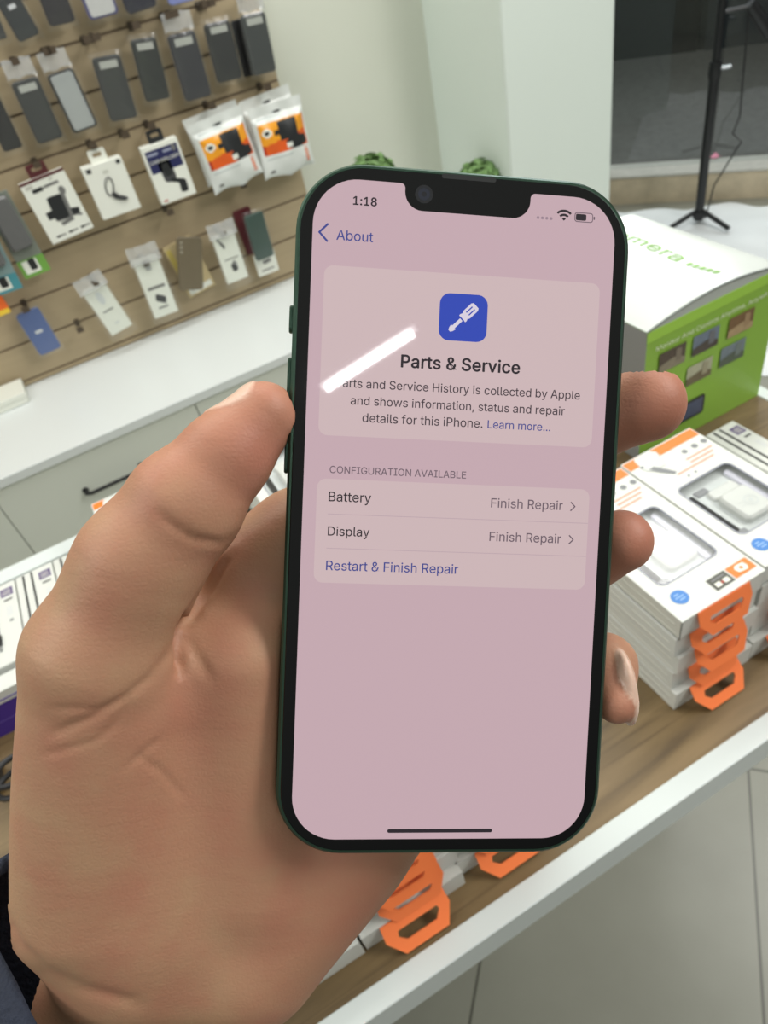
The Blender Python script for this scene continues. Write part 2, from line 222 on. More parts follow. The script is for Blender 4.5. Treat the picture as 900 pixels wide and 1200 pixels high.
     341, 117, 360, 144, 374, 174, 382, 207, 384, 241, 382, 271, 374, 299, 360, 323, 341, 343, 318, 359, 291, 371, 260, 379, 225, 381, 187, 379, 150,
     371, 116, 359, 85, 343, 58, 323, 35, 299, 16, 271, 3, 241, -5], [207, 46, 231, 49, 252, 55, 270, 66, 285, 80, 298, 97, 307, 117, 314, 139, 318,
     163, 319, 187, 318, 212, 314, 236, 307, 258, 298, 278, 285, 296, 270, 310, 252, 321, 231, 328, 207, 330, 184, 328, 163, 321, 145, 310, 130, 296,
     118, 278, 108, 258, 102, 236, 98, 212, 96, 187, 98, 163, 102, 139, 108, 117, 118, 97, 130, 80, 145, 66, 163, 55, 184, 49]]],
    [0, 112, 424, [[53, -143, 53, 379, 112, 379, 112, 319, 118, 319, 123, 327, 130, 336, 137, 346, 147, 355, 158, 364, 171, 373, 188, 379, 207, 383,
     229, 384, 259, 382, 287, 374, 313, 361, 335, 342, 354, 320, 370, 293, 381, 261, 388, 227, 390, 189, 388, 151, 381, 116, 370, 84, 355, 57, 336,
     34, 313, 16, 288, 3, 260, -6, 229, -8, 208, -7, 189, -3, 173, 4, 159, 12, 147, 21, 138, 31, 130, 41, 124, 50, 118, 59, 114, -143], [220, 47,
     242, 49, 262, 55, 279, 66, 294, 80, 306, 97, 316, 117, 323, 139, 327, 163, 328, 189, 327, 215, 323, 239, 316, 261, 307, 281, 295, 298, 280, 311,
     262, 322, 243, 328, 220, 330, 198, 328, 178, 322, 161, 312, 147, 299, 134, 282, 125, 263, 118, 241, 114, 216, 113, 189, 114, 162, 118, 138, 125,
     115, 135, 95, 147, 78, 162, 65, 179, 55, 198, 49]]],
    [0, 114, 259, [[53, 0, 53, 379, 112, 379, 112, 321, 124, 339, 137, 354, 152, 367, 171, 377, 191, 383, 213, 385, 218, 385, 223, 385, 229, 384,
     235, 384, 240, 384, 243, 322, 236, 324, 230, 324, 223, 325, 215, 326, 207, 326, 190, 324, 174, 321, 159, 315, 146, 306, 135, 296, 126, 284, 119,
     269, 115, 254, 114, 237, 114, 0]]],
    [0, 115, 365, [[182, -8, 157, -7, 133, -3, 112, 3, 93, 12, 76, 24, 62, 38, 50, 54, 41, 73, 36, 94, 94, 107, 101, 87, 111, 72, 124, 60, 141, 52,
     160, 47, 181, 45, 206, 47, 227, 53, 244, 62, 258, 74, 265, 88, 268, 103, 266, 115, 262, 126, 254, 136, 243, 144, 229, 150, 212, 155, 149, 170,
     118, 180, 92, 192, 72, 208, 58, 227, 50, 249, 47, 274, 49, 295, 55, 314, 65, 332, 79, 347, 95, 360, 115, 370, 137, 378, 161, 383, 187, 384, 212,
     383, 234, 379, 254, 372, 271, 363, 286, 352, 299, 339, 309, 324, 318, 308, 324, 290, 268, 277, 262, 291, 254, 304, 243, 316, 228, 325, 210, 331,
     187, 333, 166, 331, 147, 326, 131, 317, 119, 305, 111, 292, 109, 277, 110, 264, 115, 253, 124, 243, 136, 235, 152, 229, 172, 223, 229, 209, 261,
     200, 287, 187, 306, 171, 320, 153, 328, 131, 331, 107, 329, 85, 323, 65, 312, 47, 298, 31, 281, 18, 260, 6, 236, -2, 210, -7]]],
    [0, 116, 227, [[204, 379, 204, 327, 6, 327, 6, 379], [65, 471, 126, 471, 126, 98, 127, 83, 130, 70, 136, 61, 144, 55, 156, 51, 170, 50, 175, 50,
     180, 50, 185, 51, 191, 52, 197, 53, 202, 54, 213, 2, 207, 0, 200, -2, 192, -3, 184, -3, 176, -4, 168, -4, 138, -1, 113, 7, 92, 21, 77, 41, 68,
     64, 65, 93]]],
    [0, 117, 410, [[182, -5, 158, -3, 135, 2, 115, 11, 97, 23, 82, 39, 69, 59, 60, 82, 54, 109, 53, 139, 53, 379, 114, 379, 114, 144, 116, 117, 124,
     94, 137, 75, 154, 61, 175, 53, 200, 50, 218, 51, 234, 55, 249, 62, 263, 71, 274, 83, 283, 97, 290, 113, 295, 132, 296, 153, 296, 379, 357, 379,
     357, 0, 298, 0, 298, 92, 307, 92, 294, 60, 277, 35, 257, 17, 234, 5, 209, -3]]],
    [0, 118, 389, [[163, 0, 17, 379, 84, 379, 165, 155, 173, 132, 180, 110, 187, 87, 193, 64, 199, 42, 206, 21, 184, 21, 191, 42, 197, 64, 203, 87,
     209, 110, 216, 132, 224, 155, 305, 379, 371, 379, 226, 0]]],
    [0, 119, 567, [[138, 0, 23, 379, 87, 379, 133, 214, 140, 190, 147, 164, 154, 137, 161, 107, 168, 75, 175, 41, 165, 41, 172, 74, 179, 105, 186,
     135, 192, 163, 199, 189, 206, 214, 252, 379, 316, 379, 362, 214, 368, 189, 375, 163, 382, 136, 388, 106, 395, 75, 402, 41, 391, 41, 399, 75,
     406, 106, 413, 135, 420, 163, 427, 189, 434, 214, 480, 379, 545, 379, 429, 0, 368, 0, 319, 172, 314, 189, 309, 207, 305, 225, 300, 243, 295,
     262, 291, 280, 286, 299, 281, 318, 277, 338, 291, 338, 286, 319, 281, 299, 277, 280, 272, 262, 267, 243, 263, 225, 258, 207, 253, 189, 248, 172,
     199, 0]]],
    [0, 121, 389, [[47, -139, 61, -86, 71, -87, 83, -89, 94, -90, 104, -89, 113, -86, 122, -81, 130, -74, 138, -64, 145, -51, 151, -36, 163, -1, 17,
     379, 84, 379, 165, 155, 173, 132, 180, 109, 187, 87, 193, 64, 199, 42, 206, 21, 184, 21, 190, 42, 196, 64, 202, 87, 209, 110, 216, 132, 224,
     155, 305, 379, 371, 379, 204, -58, 196, -77, 187, -93, 177, -107, 165, -119, 153, -128, 139, -136, 125, -141, 109, -144, 91, -145, 82, -145, 73,
     -144, 65, -143, 57, -142, 52, -140]]],
    [1, 38, 448, [[197, -7, 165, -5, 136, 1, 110, 12, 88, 26, 69, 42, 54, 62, 43, 84, 36, 108, 34, 133, 36, 154, 40, 173, 47, 189, 58, 205, 70, 220,
     85, 235, 101, 249, 120, 264, 140, 279, 216, 335, 223, 340, 230, 346, 237, 352, 243, 359, 249, 367, 255, 375, 259, 384, 261, 394, 262, 405, 260,
     420, 255, 434, 245, 445, 233, 454, 219, 459, 201, 461, 189, 460, 178, 457, 168, 453, 159, 447, 151, 440, 145, 431, 141, 421, 138, 411, 137, 399,
     138, 386, 141, 375, 145, 363, 152, 352, 159, 340, 169, 327, 179, 314, 191, 300, 204, 284, 438, 0, 364, 0, 171, 231, 153, 254, 136, 274, 121,
     293, 108, 310, 96, 327, 87, 344, 81, 361, 77, 379, 75, 398, 77, 420, 82, 440, 91, 458, 102, 474, 117, 488, 134, 499, 154, 507, 176, 512, 200,
     513, 224, 512, 246, 507, 266, 499, 283, 488, 297, 475, 308, 459, 317, 442, 322, 424, 324, 404, 323, 389, 320, 375, 315, 362, 309, 349, 301, 336,
     291, 325, 281, 314, 269, 303, 256, 293, 154, 217, 135, 202, 121, 188, 110, 174, 103, 161, 98, 146, 97, 131, 98, 115, 102, 101, 109, 87, 118, 76,
     130, 66, 143, 57, 158, 51, 175, 48, 193, 46, 213, 48, 232, 52, 251, 59, 269, 69, 286, 81, 301, 95, 315, 112, 327, 131, 336, 151, 343, 174, 348,
     198, 349, 224, 408, 224, 406, 194, 403, 167, 397, 144, 389, 124, 380, 107, 371, 92, 361, 80, 353, 70, 345, 62, 333, 47, 315, 30, 294, 17, 271,
     7, 246, -1, 221, -5]]],
    [1, 49, 453, [[76, 0, 76, 55, 391, 55, 391, 0], [276, 509, 276, 0, 212, 0, 212, 448, 86, 358, 86, 427, 198, 509]]],
    [1, 56, 453, [[226, -7, 193, -5, 163, 1, 136, 11, 111, 25, 91, 42, 74, 62, 62, 84, 54, 109, 52, 135, 53, 156, 58, 176, 65, 195, 75, 212, 87, 228,
     101, 241, 117, 252, 134, 260, 153, 265, 129, 276, 109, 289, 93, 308, 80, 330, 73, 354, 70, 380, 73, 405, 79, 429, 90, 450, 106, 469, 124, 485,
     146, 498, 170, 508, 197, 514, 226, 516, 255, 514, 282, 508, 306, 498, 328, 485, 346, 469, 361, 450, 373, 429, 379, 405, 382, 380, 379, 354, 372,
     330, 359, 308, 343, 289, 323, 276, 300, 267, 319, 260, 335, 252, 351, 241, 365, 228, 377, 212, 387, 195, 395, 176, 399, 156, 401, 135, 398, 109,
     391, 84, 378, 62, 362, 42, 341, 25, 317, 11, 289, 1, 259, -5], [226, 49, 248, 50, 267, 54, 285, 60, 300, 69, 313, 79, 323, 91, 331, 106, 335,
     121, 337, 139, 335, 157, 330, 173, 322, 189, 312, 202, 298, 213, 283, 223, 265, 230, 247, 234, 226, 235, 206, 234, 187, 230, 169, 223, 154, 213,
     140, 202, 130, 189, 122, 173, 117, 157, 115, 139, 117, 121, 121, 106, 129, 91, 139, 79, 152, 69, 167, 60, 185, 54, 205, 50], [226, 290, 244,
     291, 260, 294, 274, 300, 287, 308, 298, 318, 307, 330, 314, 344, 318, 359, 319, 376, 318, 392, 314, 407, 308, 420, 299, 432, 288, 442, 275, 449,
     260, 455, 244, 459, 226, 460, 208, 459, 192, 455, 177, 449, 164, 442, 153, 432, 145, 420, 138, 407, 134, 392, 133, 376, 134, 359, 138, 344, 145,
     330, 154, 318, 165, 308, 178, 300, 193, 294, 209, 291]]],
    [1, 58, 188, [[95, -4, 83, -3, 73, 1, 63, 9, 55, 18, 51, 29, 50, 41, 51, 53, 55, 64, 63, 73, 73, 81, 83, 85, 95, 87, 107, 85, 118, 81, 128, 73,
     135, 64, 140, 53, 141, 41, 140, 29, 135, 18, 128, 9, 118, 1, 107, -3], [95, 271, 83, 272, 73, 277, 63, 284, 55, 294, 51, 304, 50, 316, 51, 328,
     55, 339, 63, 349, 73, 356, 83, 360, 95, 362, 107, 360, 118, 356, 128, 349, 135, 339, 140, 328, 141, 316, 140, 304, 135, 294, 128, 284, 118, 277,
     107, 272]]],
    [1, 80, 445, [[60, 0, 60, 509, 235, 509, 272, 506, 305, 499, 332, 487, 356, 471, 375, 452, 390, 430, 400, 404, 407, 377, 409, 348, 407, 318, 400,
     291, 390, 265, 375, 243, 356, 223, 332, 207, 305, 195, 272, 188, 235, 186, 109, 186, 109, 242, 233, 242, 257, 244, 279, 248, 297, 256, 312, 266,
     324, 279, 333, 294, 339, 310, 343, 328, 344, 348, 343, 367, 339, 385, 333, 402, 324, 416, 312, 428, 297, 439, 279, 446, 257, 451, 232, 452, 125,
     452, 125, 0]]],
    [1, 83, 447, [[224, -9, 188, -7, 156, -1, 128, 9, 102, 23, 81, 40, 64, 60, 51, 83, 42, 109, 38, 137, 104, 137, 108, 118, 114, 102, 123, 88, 136,
     76, 150, 66, 166, 59, 185, 53, 204, 50, 224, 49, 246, 50, 267, 54, 286, 60, 303, 69, 317, 79, 329, 92, 338, 106, 344, 122, 346, 139, 344, 154,
     340, 168, 332, 179, 322, 189, 310, 197, 296, 205, 280, 211, 263, 217, 245, 222, 184, 239, 145, 253, 112, 269, 86, 289, 67, 313, 56, 341, 52,
     372, 54, 400, 62, 425, 75, 448, 92, 468, 113, 484, 138, 498, 165, 508, 195, 514, 227, 516, 259, 514, 289, 508, 316, 498, 340, 484, 360, 468,
     377, 449, 390, 427, 398, 403, 401, 378, 337, 378, 332, 402, 320, 421, 302, 437, 280, 449, 254, 456, 225, 459, 204, 457, 185, 454, 167, 448, 152,
     440, 139, 430, 129, 418, 121, 405, 117, 391, 115, 376, 117, 359, 122, 345, 131, 334, 142, 324, 155, 315, 169, 308, 184, 302, 198, 297, 212, 293,
     264, 279, 279, 275, 295, 270, 312, 264, 328, 256, 344, 248, 359, 238, 372, 226, 384, 213, 395, 198, 402, 180, 407, 161, 408, 139, 406, 112, 399,
     87, 386, 64, 370, 43, 349, 25, 323, 11, 294, 0, 261, -7]]],
    [1, 97, 389, [[160, -9, 137, -7, 115, -3, 94, 5, 76, 15, 60, 29, 48, 45, 38, 63, 32, 84, 30, 108, 32, 128, 36, 146, 43, 161, 53, 174, 64, 184,
     78, 193, 92, 200, 108, 206, 125, 211, 143, 214, 161, 217, 178, 220, 200, 223, 218, 225, 234, 227, 247, 229, 257, 231, 265, 235, 271, 240, 274,
     246, 276, 255, 275, 272, 272, 285, 267, 297, 260, 307, 251, 315, 240, 322, 227, 327, 212, 330, 196, 331, 178, 330, 163, 327, 149, 322, 137, 316,
     127, 309, 118, 301, 110, 292, 104, 283, 100, 274, 41, 291, 51, 313, 64, 331, 79, 346, 95, 358, 114, 368, 133, 375, 153, 380, 173, 383, 194, 384,
     208, 384, 223, 382, 239, 379, 255, 375, 271, 369, 286, 360, 300, 350, 312, 336, 322, 320, 330, 301, 335, 278, 337, 251, 337, 0, 277, 0, 277, 52,
     272, 52, 267, 43, 260, 34, 252, 25, 242, 16, 229, 8, 215, 1, 199, -4, 181, -7], [170, 45, 192, 47, 211, 51, 228, 59, 242, 68, 254, 80, 263, 93,
     270, 108, 274, 122, 276, 138, 276, 190, 272, 187, 267, 184, 259, 182, 251, 180, 241, 178, 231, 176, 221, 174, 210, 173, 200, 171, 191, 170, 182,
     169, 175, 168, 161, 166, 147, 163, 134, 159, 122, 153, 112, 147, 103, 139, 97, 130, 93, 118, 92, 105, 93, 93, 96, 82, 102, 72, 109, 64, 119, 57,
     130, 52, 142, 48, 156, 46]]],
    [1, 99, 396, [[207, -8, 174, -5, 144, 3, 117, 16, 93, 35, 72, 58, 56, 85, 44, 116, 37, 150, 34, 187, 37, 225, 44, 260, 56, 291, 72, 318, 93, 341,
     117, 360, 144, 374, 174, 382, 207, 384, 226, 384, 243, 381, 260, 377, 276, 371, 291, 364, 305, 356, 318, 346, 330, 335, 340, 322, 349, 308, 356,
     293, 362, 277, 303, 262, 300, 272, 295, 281, 290, 289, 284, 297, 278, 304, 270, 311, 261, 316, 252, 321, 242, 325, 231, 328, 220, 329, 207, 330,
     184, 328, 163, 321, 145, 310, 130, 296, 118, 278, 108, 258, 102, 236, 98, 212, 96, 187, 98, 163, 102, 139, 108, 117, 118, 97, 130, 80, 145, 66,
     163, 55, 184, 49, 207, 46, 220, 47, 232, 49, 243, 52, 253, 55, 262, 60, 271, 66, 279, 73, 285, 80, 292, 89, 297, 98, 301, 107, 304, 117, 363,
     102, 357, 86, 350, 70, 341, 56, 331, 43, 319, 32, 306, 21, 292, 12, 277, 5, 261, -1, 244, -5, 226, -7]]],
    [1, 101, 404, [[212, -8, 177, -5, 145, 3, 117, 16, 92, 35, 72, 58, 56, 85, 44, 116, 37, 150, 34, 187, 36, 224, 44, 258, 55, 290, 71, 317, 91,
     340, 115, 359, 142, 373, 172, 382, 205, 384, 226, 383, 246, 380, 266, 374, 285, 366, 303, 355, 319, 341, 334, 324, 347, 305, 357, 282, 365, 256,
     370, 227, 371, 194, 371, 169, 75, 169, 75, 221, 338, 221, 310, 202, 308, 226, 304, 248, 298, 269, 288, 286, 277, 301, 263, 314, 246, 323, 227,
     328, 205, 330, 183, 328, 164, 323, 146, 313, 131, 301, 119, 286, 109, 270, 102, 251, 97, 231, 96, 211, 96, 178, 98, 151, 102, 127, 110, 106,
     121, 88, 135, 73, 151, 61, 169, 53, 190, 48, 212, 46, 227, 47, 241, 49, 254, 53, 265, 58, 276, 65, 285, 73, 294, 82, 300, 93, 306, 105, 365, 91,
     358, 72, 348, 55, 335, 39, 320, 26, 302, 14, 283, 4, 261, -3, 237, -7]]],
    [1, 105, 167, [[53, 0, 53, 379, 114, 379, 114, 0], [84, 443, 73, 444, 63, 448, 54, 455, 47, 463, 43, 472, 41, 483, 43, 494, 47, 504, 54, 512, 63,
     518, 73, 522, 84, 524, 95, 522, 105, 518, 114, 512, 121, 504, 125, 494, 126, 483, 125, 472, 121, 463, 114, 455, 105, 448, 95, 444]]],
    [1, 114, 259, [[53, 0, 53, 379, 112, 379, 112, 321, 124, 339, 137, 354, 152, 367, 171, 377, 191, 383, 213, 385, 218, 385, 223, 385, 229, 384,
     235, 384, 240, 384, 243, 322, 236, 324, 230, 324, 223, 325, 215, 326, 207, 326, 190, 324, 174, 321, 159, 315, 146, 306, 135, 296, 126, 284, 119,
     269, 115, 254, 114, 237, 114, 0]]],
    [1, 115, 365, [[182, -8, 157, -7, 133, -3, 112, 3, 93, 12, 76, 24, 62, 38, 50, 54, 41, 73, 36, 94, 94, 107, 101, 87, 111, 72, 124, 60, 141, 52,
     160, 47, 181, 45, 206, 47, 227, 53, 244, 62, 258, 74, 265, 88, 268, 103, 266, 115, 262, 126, 254, 136, 243, 144, 229, 150, 212, 155, 149, 170,
     118, 180, 92, 192, 72, 208, 58, 227, 50, 249, 47, 274, 49, 295, 55, 314, 65, 332, 79, 347, 95, 360, 115, 370, 137, 378, 161, 383, 187, 384, 212,
     383, 234, 379, 254, 372, 271, 363, 286, 352, 299, 339, 309, 324, 318, 308, 324, 290, 268, 277, 262, 291, 254, 304, 243, 316, 228, 325, 210, 331,
     187, 333, 166, 331, 147, 326, 131, 317, 119, 305, 111, 292, 109, 277, 110, 264, 115, 253, 124, 243, 136, 235, 152, 229, 172, 223, 229, 209, 261,
     200, 287, 187, 306, 171, 320, 153, 328, 131, 331, 107, 329, 85, 323, 65, 312, 47, 298, 31, 281, 18, 260, 6, 236, -2, 210, -7]]],
    [1, 116, 227, [[204, 379, 204, 327, 6, 327, 6, 379], [65, 471, 126, 471, 126, 98, 127, 83, 130, 70, 136, 61, 144, 55, 156, 51, 170, 50, 175, 50,
     180, 50, 185, 51, 191, 52, 197, 53, 202, 54, 213, 2, 207, 0, 200, -2, 192, -3, 184, -3, 176, -4, 168, -4, 138, -1, 113, 7, 92, 21, 77, 41, 68,
     64, 65, 93]]],
    [1, 118, 389, [[163, 0, 17, 379, 84, 379, 165, 155, 173, 132, 180, 110, 187, 87, 193, 64, 199, 42, 206, 21, 184, 21, 191, 42, 197, 64, 203, 87,
     209, 110, 216, 132, 224, 155, 305, 379, 371, 379, 226, 0]]],
]
def larea(l): return sum(l[i-1][0]*l[i][1]-l[i][0]*l[i-1][1] for i in range(len(l)))/2
def fatten(l, sgn, e):
    r = []; n = len(l)
    for i in range(n):
        a, b_, c = Vector(l[i-1]), Vector(l[i]), Vector(l[(i+1) % n]); n1 = (b_-a).normalized(); n2 = (c-b_).normalized()
        v = Vector((n1.y+n2.y, -n1.x-n2.x)); v = v/max(.5, v.length_squared/2) if v.length > 1e-6 else v
        r.append((l[i][0]+sgn*e*v.x, l[i][1]+sgn*e*v.y))
    return r
for wt_, code, adv_, loops_ in GLYPHS:
    ls = [[(l[i]/1000, l[i+1]/1000) for i in range(0, len(l), 2)] for l in loops_]
    if chr(code) in 'PR':            # the bowl is drawn in one stroke with the stem: part it into outline and counter
        l = ls[0]; i = [k for k in range(len(l)) if l[k][0] < .112 and k > 3][0]
        ls = [l[:i]+[(.125, l[i][1]), (.125, 0)], [(.125, l[i+1][1])]+l[i+2:-1]]+ls[1:]
        ls[1] = ls[1] if larea(ls[1])*larea(ls[0]) < 0 else ls[1][::-1]
    big = max(ls, key=lambda q: abs(larea(q))); sg = 1 if larea(big) > 0 else -1
    grp = [[q] for q in ls if larea(q)*sg > 0]
    for q in ls:
        if larea(q)*sg > 0: continue
        for g_ in sorted(grp, key=lambda g_: abs(larea(g_[0]))):
            xs = [p[0] for p in g_[0]]; ys = [p[1] for p in g_[0]]
            if min(xs) <= q[0][0] <= max(xs) and min(ys) <= q[0][1] <= max(ys): g_.append(q); break
    e = .005
    GL['rb'[wt_]][chr(code)] = (adv_/1000+(.014 if wt_ else 0), [[fatten(q, sg, e) for q in g_] for g_ in grp])

I4 = Matrix.Identity(4)
def T(x=0, y=0, z=0): return Matrix.Translation((x, y, z))
def RX(a): return Matrix.Rotation(math.radians(a), 4, 'X')
def RY(a): return Matrix.Rotation(math.radians(a), 4, 'Y')
def RZ(a): return Matrix.Rotation(math.radians(a), 4, 'Z')
FRONT = RX(90)          # plate in x,z facing -y

def rrect(w, h, r, n=6, cx=0, cy=0):
    r = min(r, w/2-1e-6, h/2-1e-6); p = []
    for sx_, sy_, a in ((1, 1, 0), (-1, 1, 90), (-1, -1, 180), (1, -1, 270)):
        for k in range(n+1):
            t = math.radians(a+90*k/n); p.append((cx+sx_*(w/2-r)+r*math.cos(t), cy+sy_*(h/2-r)+r*math.sin(t)))
    return p
def circ(r, n=16, cx=0, cy=0): return [(cx+r*math.cos(2*math.pi*k/n), cy+r*math.sin(2*math.pi*k/n)) for k in range(n)]
def rect(x0, y0, x1, y1): return [(x0, y0), (x1, y0), (x1, y1), (x0, y1)]

class MB:
    def __init__(s): s.v = []; s.f = []; s.mi = []; s.m = []
    def mid(s, m):
        if m not in s.m: s.m.append(m)
        return s.m.index(m)
    def add(s, vs, fs, m, X=I4):
        b = len(s.v); s.v += [tuple(X @ Vector(p)) for p in vs]; k = s.mid(m)
        for f in fs: s.f.append([b+i for i in f]); s.mi.append(k)
    def box(s, x0, x1, y0, y1, z0, z1, m, X=I4):
        s.add([(x, y, z) for z in (z0, z1) for y in (y0, y1) for x in (x0, x1)],
              [(0, 2, 3, 1), (4, 5, 7, 6), (0, 1, 5, 4), (2, 6, 7, 3), (0, 4, 6, 2), (1, 3, 7, 5)], m, X)
    def flat(s, loops, z, m, X=I4):
        pts = [[Vector((x, y, 0)) for x, y in l] for l in loops]
        allp = [(x, y, z) for l in loops for x, y in l]
        s.add(allp, [tuple(t) for t in tessellate_polygon(pts)], m, X)
    def plate(s, loops, z0, z1, m, X=I4, sides=None):
        """polygon with holes, given real thickness"""
        s.flat(loops, z1, m, X); s.flat(loops, z0, m, X)
        for l in loops:
            n = len(l); s.add([(x, y, z0) for x, y in l]+[(x, y, z1) for x, y in l],
                              [(i, (i+1) % n, n+(i+1) % n, n+i) for i in range(n)], sides or m, X)
    def slab(s, w, h, r, z0, z1, ch, m, X=I4, n=6, cx=0, cy=0, top=True, bottom=True):
        """rounded rectangle slab with chamfered rims"""
        P = [(rrect(w-2*ch, h-2*ch, max(r-ch, .0003), n, cx, cy), z0), (rrect(w, h, r, n, cx, cy), z0+ch),
             (rrect(w, h, r, n, cx, cy), z1-ch), (rrect(w-2*ch, h-2*ch, max(r-ch, .0003), n, cx, cy), z1)]
        N = len(P[0][0]); vs = [(x, y, z) for l, z in P for x, y in l]; fs = []
        for k in range(3): fs += [(k*N+i, k*N+(i+1) % N, (k+1)*N+(i+1) % N, (k+1)*N+i) for i in range(N)]
        if top: fs.append(tuple(range(3*N, 4*N)))
        if bottom: fs.append(tuple(range(N-1, -1, -1)))
        s.add(vs, fs, m, X)
    def tube(s, pts, r, m, X=I4, n=8, closed=False):
        pts = [Vector(p) for p in pts]; N = len(pts); vs = []; fs = []
        rr = r if isinstance(r, (list, tuple)) else [r]*N
        d0 = (pts[1]-pts[0]).normalized(); up = Vector((0, 0, 1)) if abs(d0.z) < .9 else Vector((1, 0, 0)); a = d0.cross(up).normalized()
        for i, p in enumerate(pts):
            if closed: d = (pts[(i+1) % N]-pts[i-1]).normalized()
            else: d = (pts[min(i+1, N-1)]-pts[max(i-1, 0)]).normalized()
            a = (a-d*a.dot(d)).normalized(); b = d.cross(a)
            for k in range(n):
                t = 2*math.pi*k/n; vs.append(p+(a*math.cos(t)+b*math.sin(t))*rr[i])
        for i in range(N if closed else N-1):
            j = (i+1) % N
            fs += [(i*n+k, i*n+(k+1) % n, j*n+(k+1) % n, j*n+k) for k in range(n)]
        if not closed: fs += [tuple(range(n-1, -1, -1)), tuple((N-1)*n+k for k in range(n))]
        s.add(vs, fs, m, X)
    def lathe(s, prof, m, X=I4, n=24):
        vs = [(r*math.cos(2*math.pi*k/n), r*math.sin(2*math.pi*k/n), z) for r, z in prof for k in range(n)]
        fs = [(i*n+k, i*n+(k+1) % n, (i+1)*n+(k+1) % n, (i+1)*n+k) for i in range(len(prof)-1) for k in range(n)]
        fs += [tuple(range(n-1, -1, -1)), tuple((len(prof)-1)*n+k for k in range(n))]
        s.add(vs, fs, m, X)
    def grid(s, fn, nu, nv, mf, X=I4):
        vs = [fn(i/nu, j/nv) for j in range(nv+1) for i in range(nu+1)]; b = len(s.v); s.v += [tuple(X @ Vector(p)) for p in vs]
        for j in range(nv):
            for i in range(nu):
                s.f.append([b+j*(nu+1)+i, b+j*(nu+1)+i+1, b+(j+1)*(nu+1)+i+1, b+(j+1)*(nu+1)+i]); s.mi.append(s.mid(mf((i+.5)/nu, (j+.5)/nv)))
    def text(s, st, x0, x1, y, m, X=I4, wt='r', h=None, z=0):
        """text from x0 to x1 on baseline y; h = size (else from the width)"""
        tot = -0.04
        for c in st: tot += 0.188 if c == ' ' else GL[wt][c][0]
        k = (x1-x0)/tot; hs = h or k; x = -0.02
        for c in st:
            if c == ' ': x += 0.188; continue
            a, groups = GL[wt][c]
            for i, (dx, dy) in enumerate(((0, 0), (.015, 0), (-.015, 0), (0, .014), (0, -.010)) if wt == 'b' else ((0, 0),)):
                for g in groups: s.flat([[(x0+(px+dx+x)*k, y+(py+dy)*hs) for px, py in l] for l in g], z+i*2e-6, m, X)
            x += a
    def build(s, name, parent=None, kind=None, angle=35, matrix=None):
        me = bpy.data.meshes.new(name); me.from_pydata(s.v, [], s.f); me.update()
        for m in s.m: me.materials.append(m)
        me.polygons.foreach_set('material_index', s.mi); me.polygons.foreach_set('use_smooth', [True]*len(s.f))
        me.set_sharp_from_angle(angle=math.radians(angle)); me.update()
        o = bpy.data.objects.new(name, me); COL.objects.link(o)
        if parent: o.parent = parent
        if matrix is not None: o.matrix_world = matrix
        if kind: o['kind'] = kind
        return o
def tag(o, label, cat, group=None):
    o['label'] = label; o['category'] = cat
    if group: o['group'] = group
    return o
def thing(name, label, cat, matrix=None, group=None):
    o = bpy.data.objects.new(name, None); o.empty_display_size = .02; COL.objects.link(o)
    if matrix is not None: o.matrix_world = matrix
    return tag(o, label, cat, group)
def dup(root, matrix, label, group=None, skip=()):
    r = root.copy(); COL.objects.link(r); r.matrix_world = matrix; r['label'] = label
    if group: r['group'] = group
    elif 'group' in r: del r['group']
    for c in root.children:
        if c.name.split('.')[0] in skip: continue
        k = c.copy(); COL.objects.link(k); k.parent = r
        for g in c.children:
            q = g.copy(); COL.objects.link(q); q.parent = k
    return r
def bevel(o, wd=.001, seg=2):
    m = o.modifiers.new('bevel', 'BEVEL'); m.width = wd; m.segments = seg; m.limit_method = 'ANGLE'; return o
def ray(px, py): return FW+RT*((px-450)/F)-UP*((py-600)/F)
def onY(px, py, Y): d = ray(px, py); return CP+d*(Y/d.y)
def onZ(px, py, Z): d = ray(px, py); return CP+d*((Z-CAM_H)/d.z)

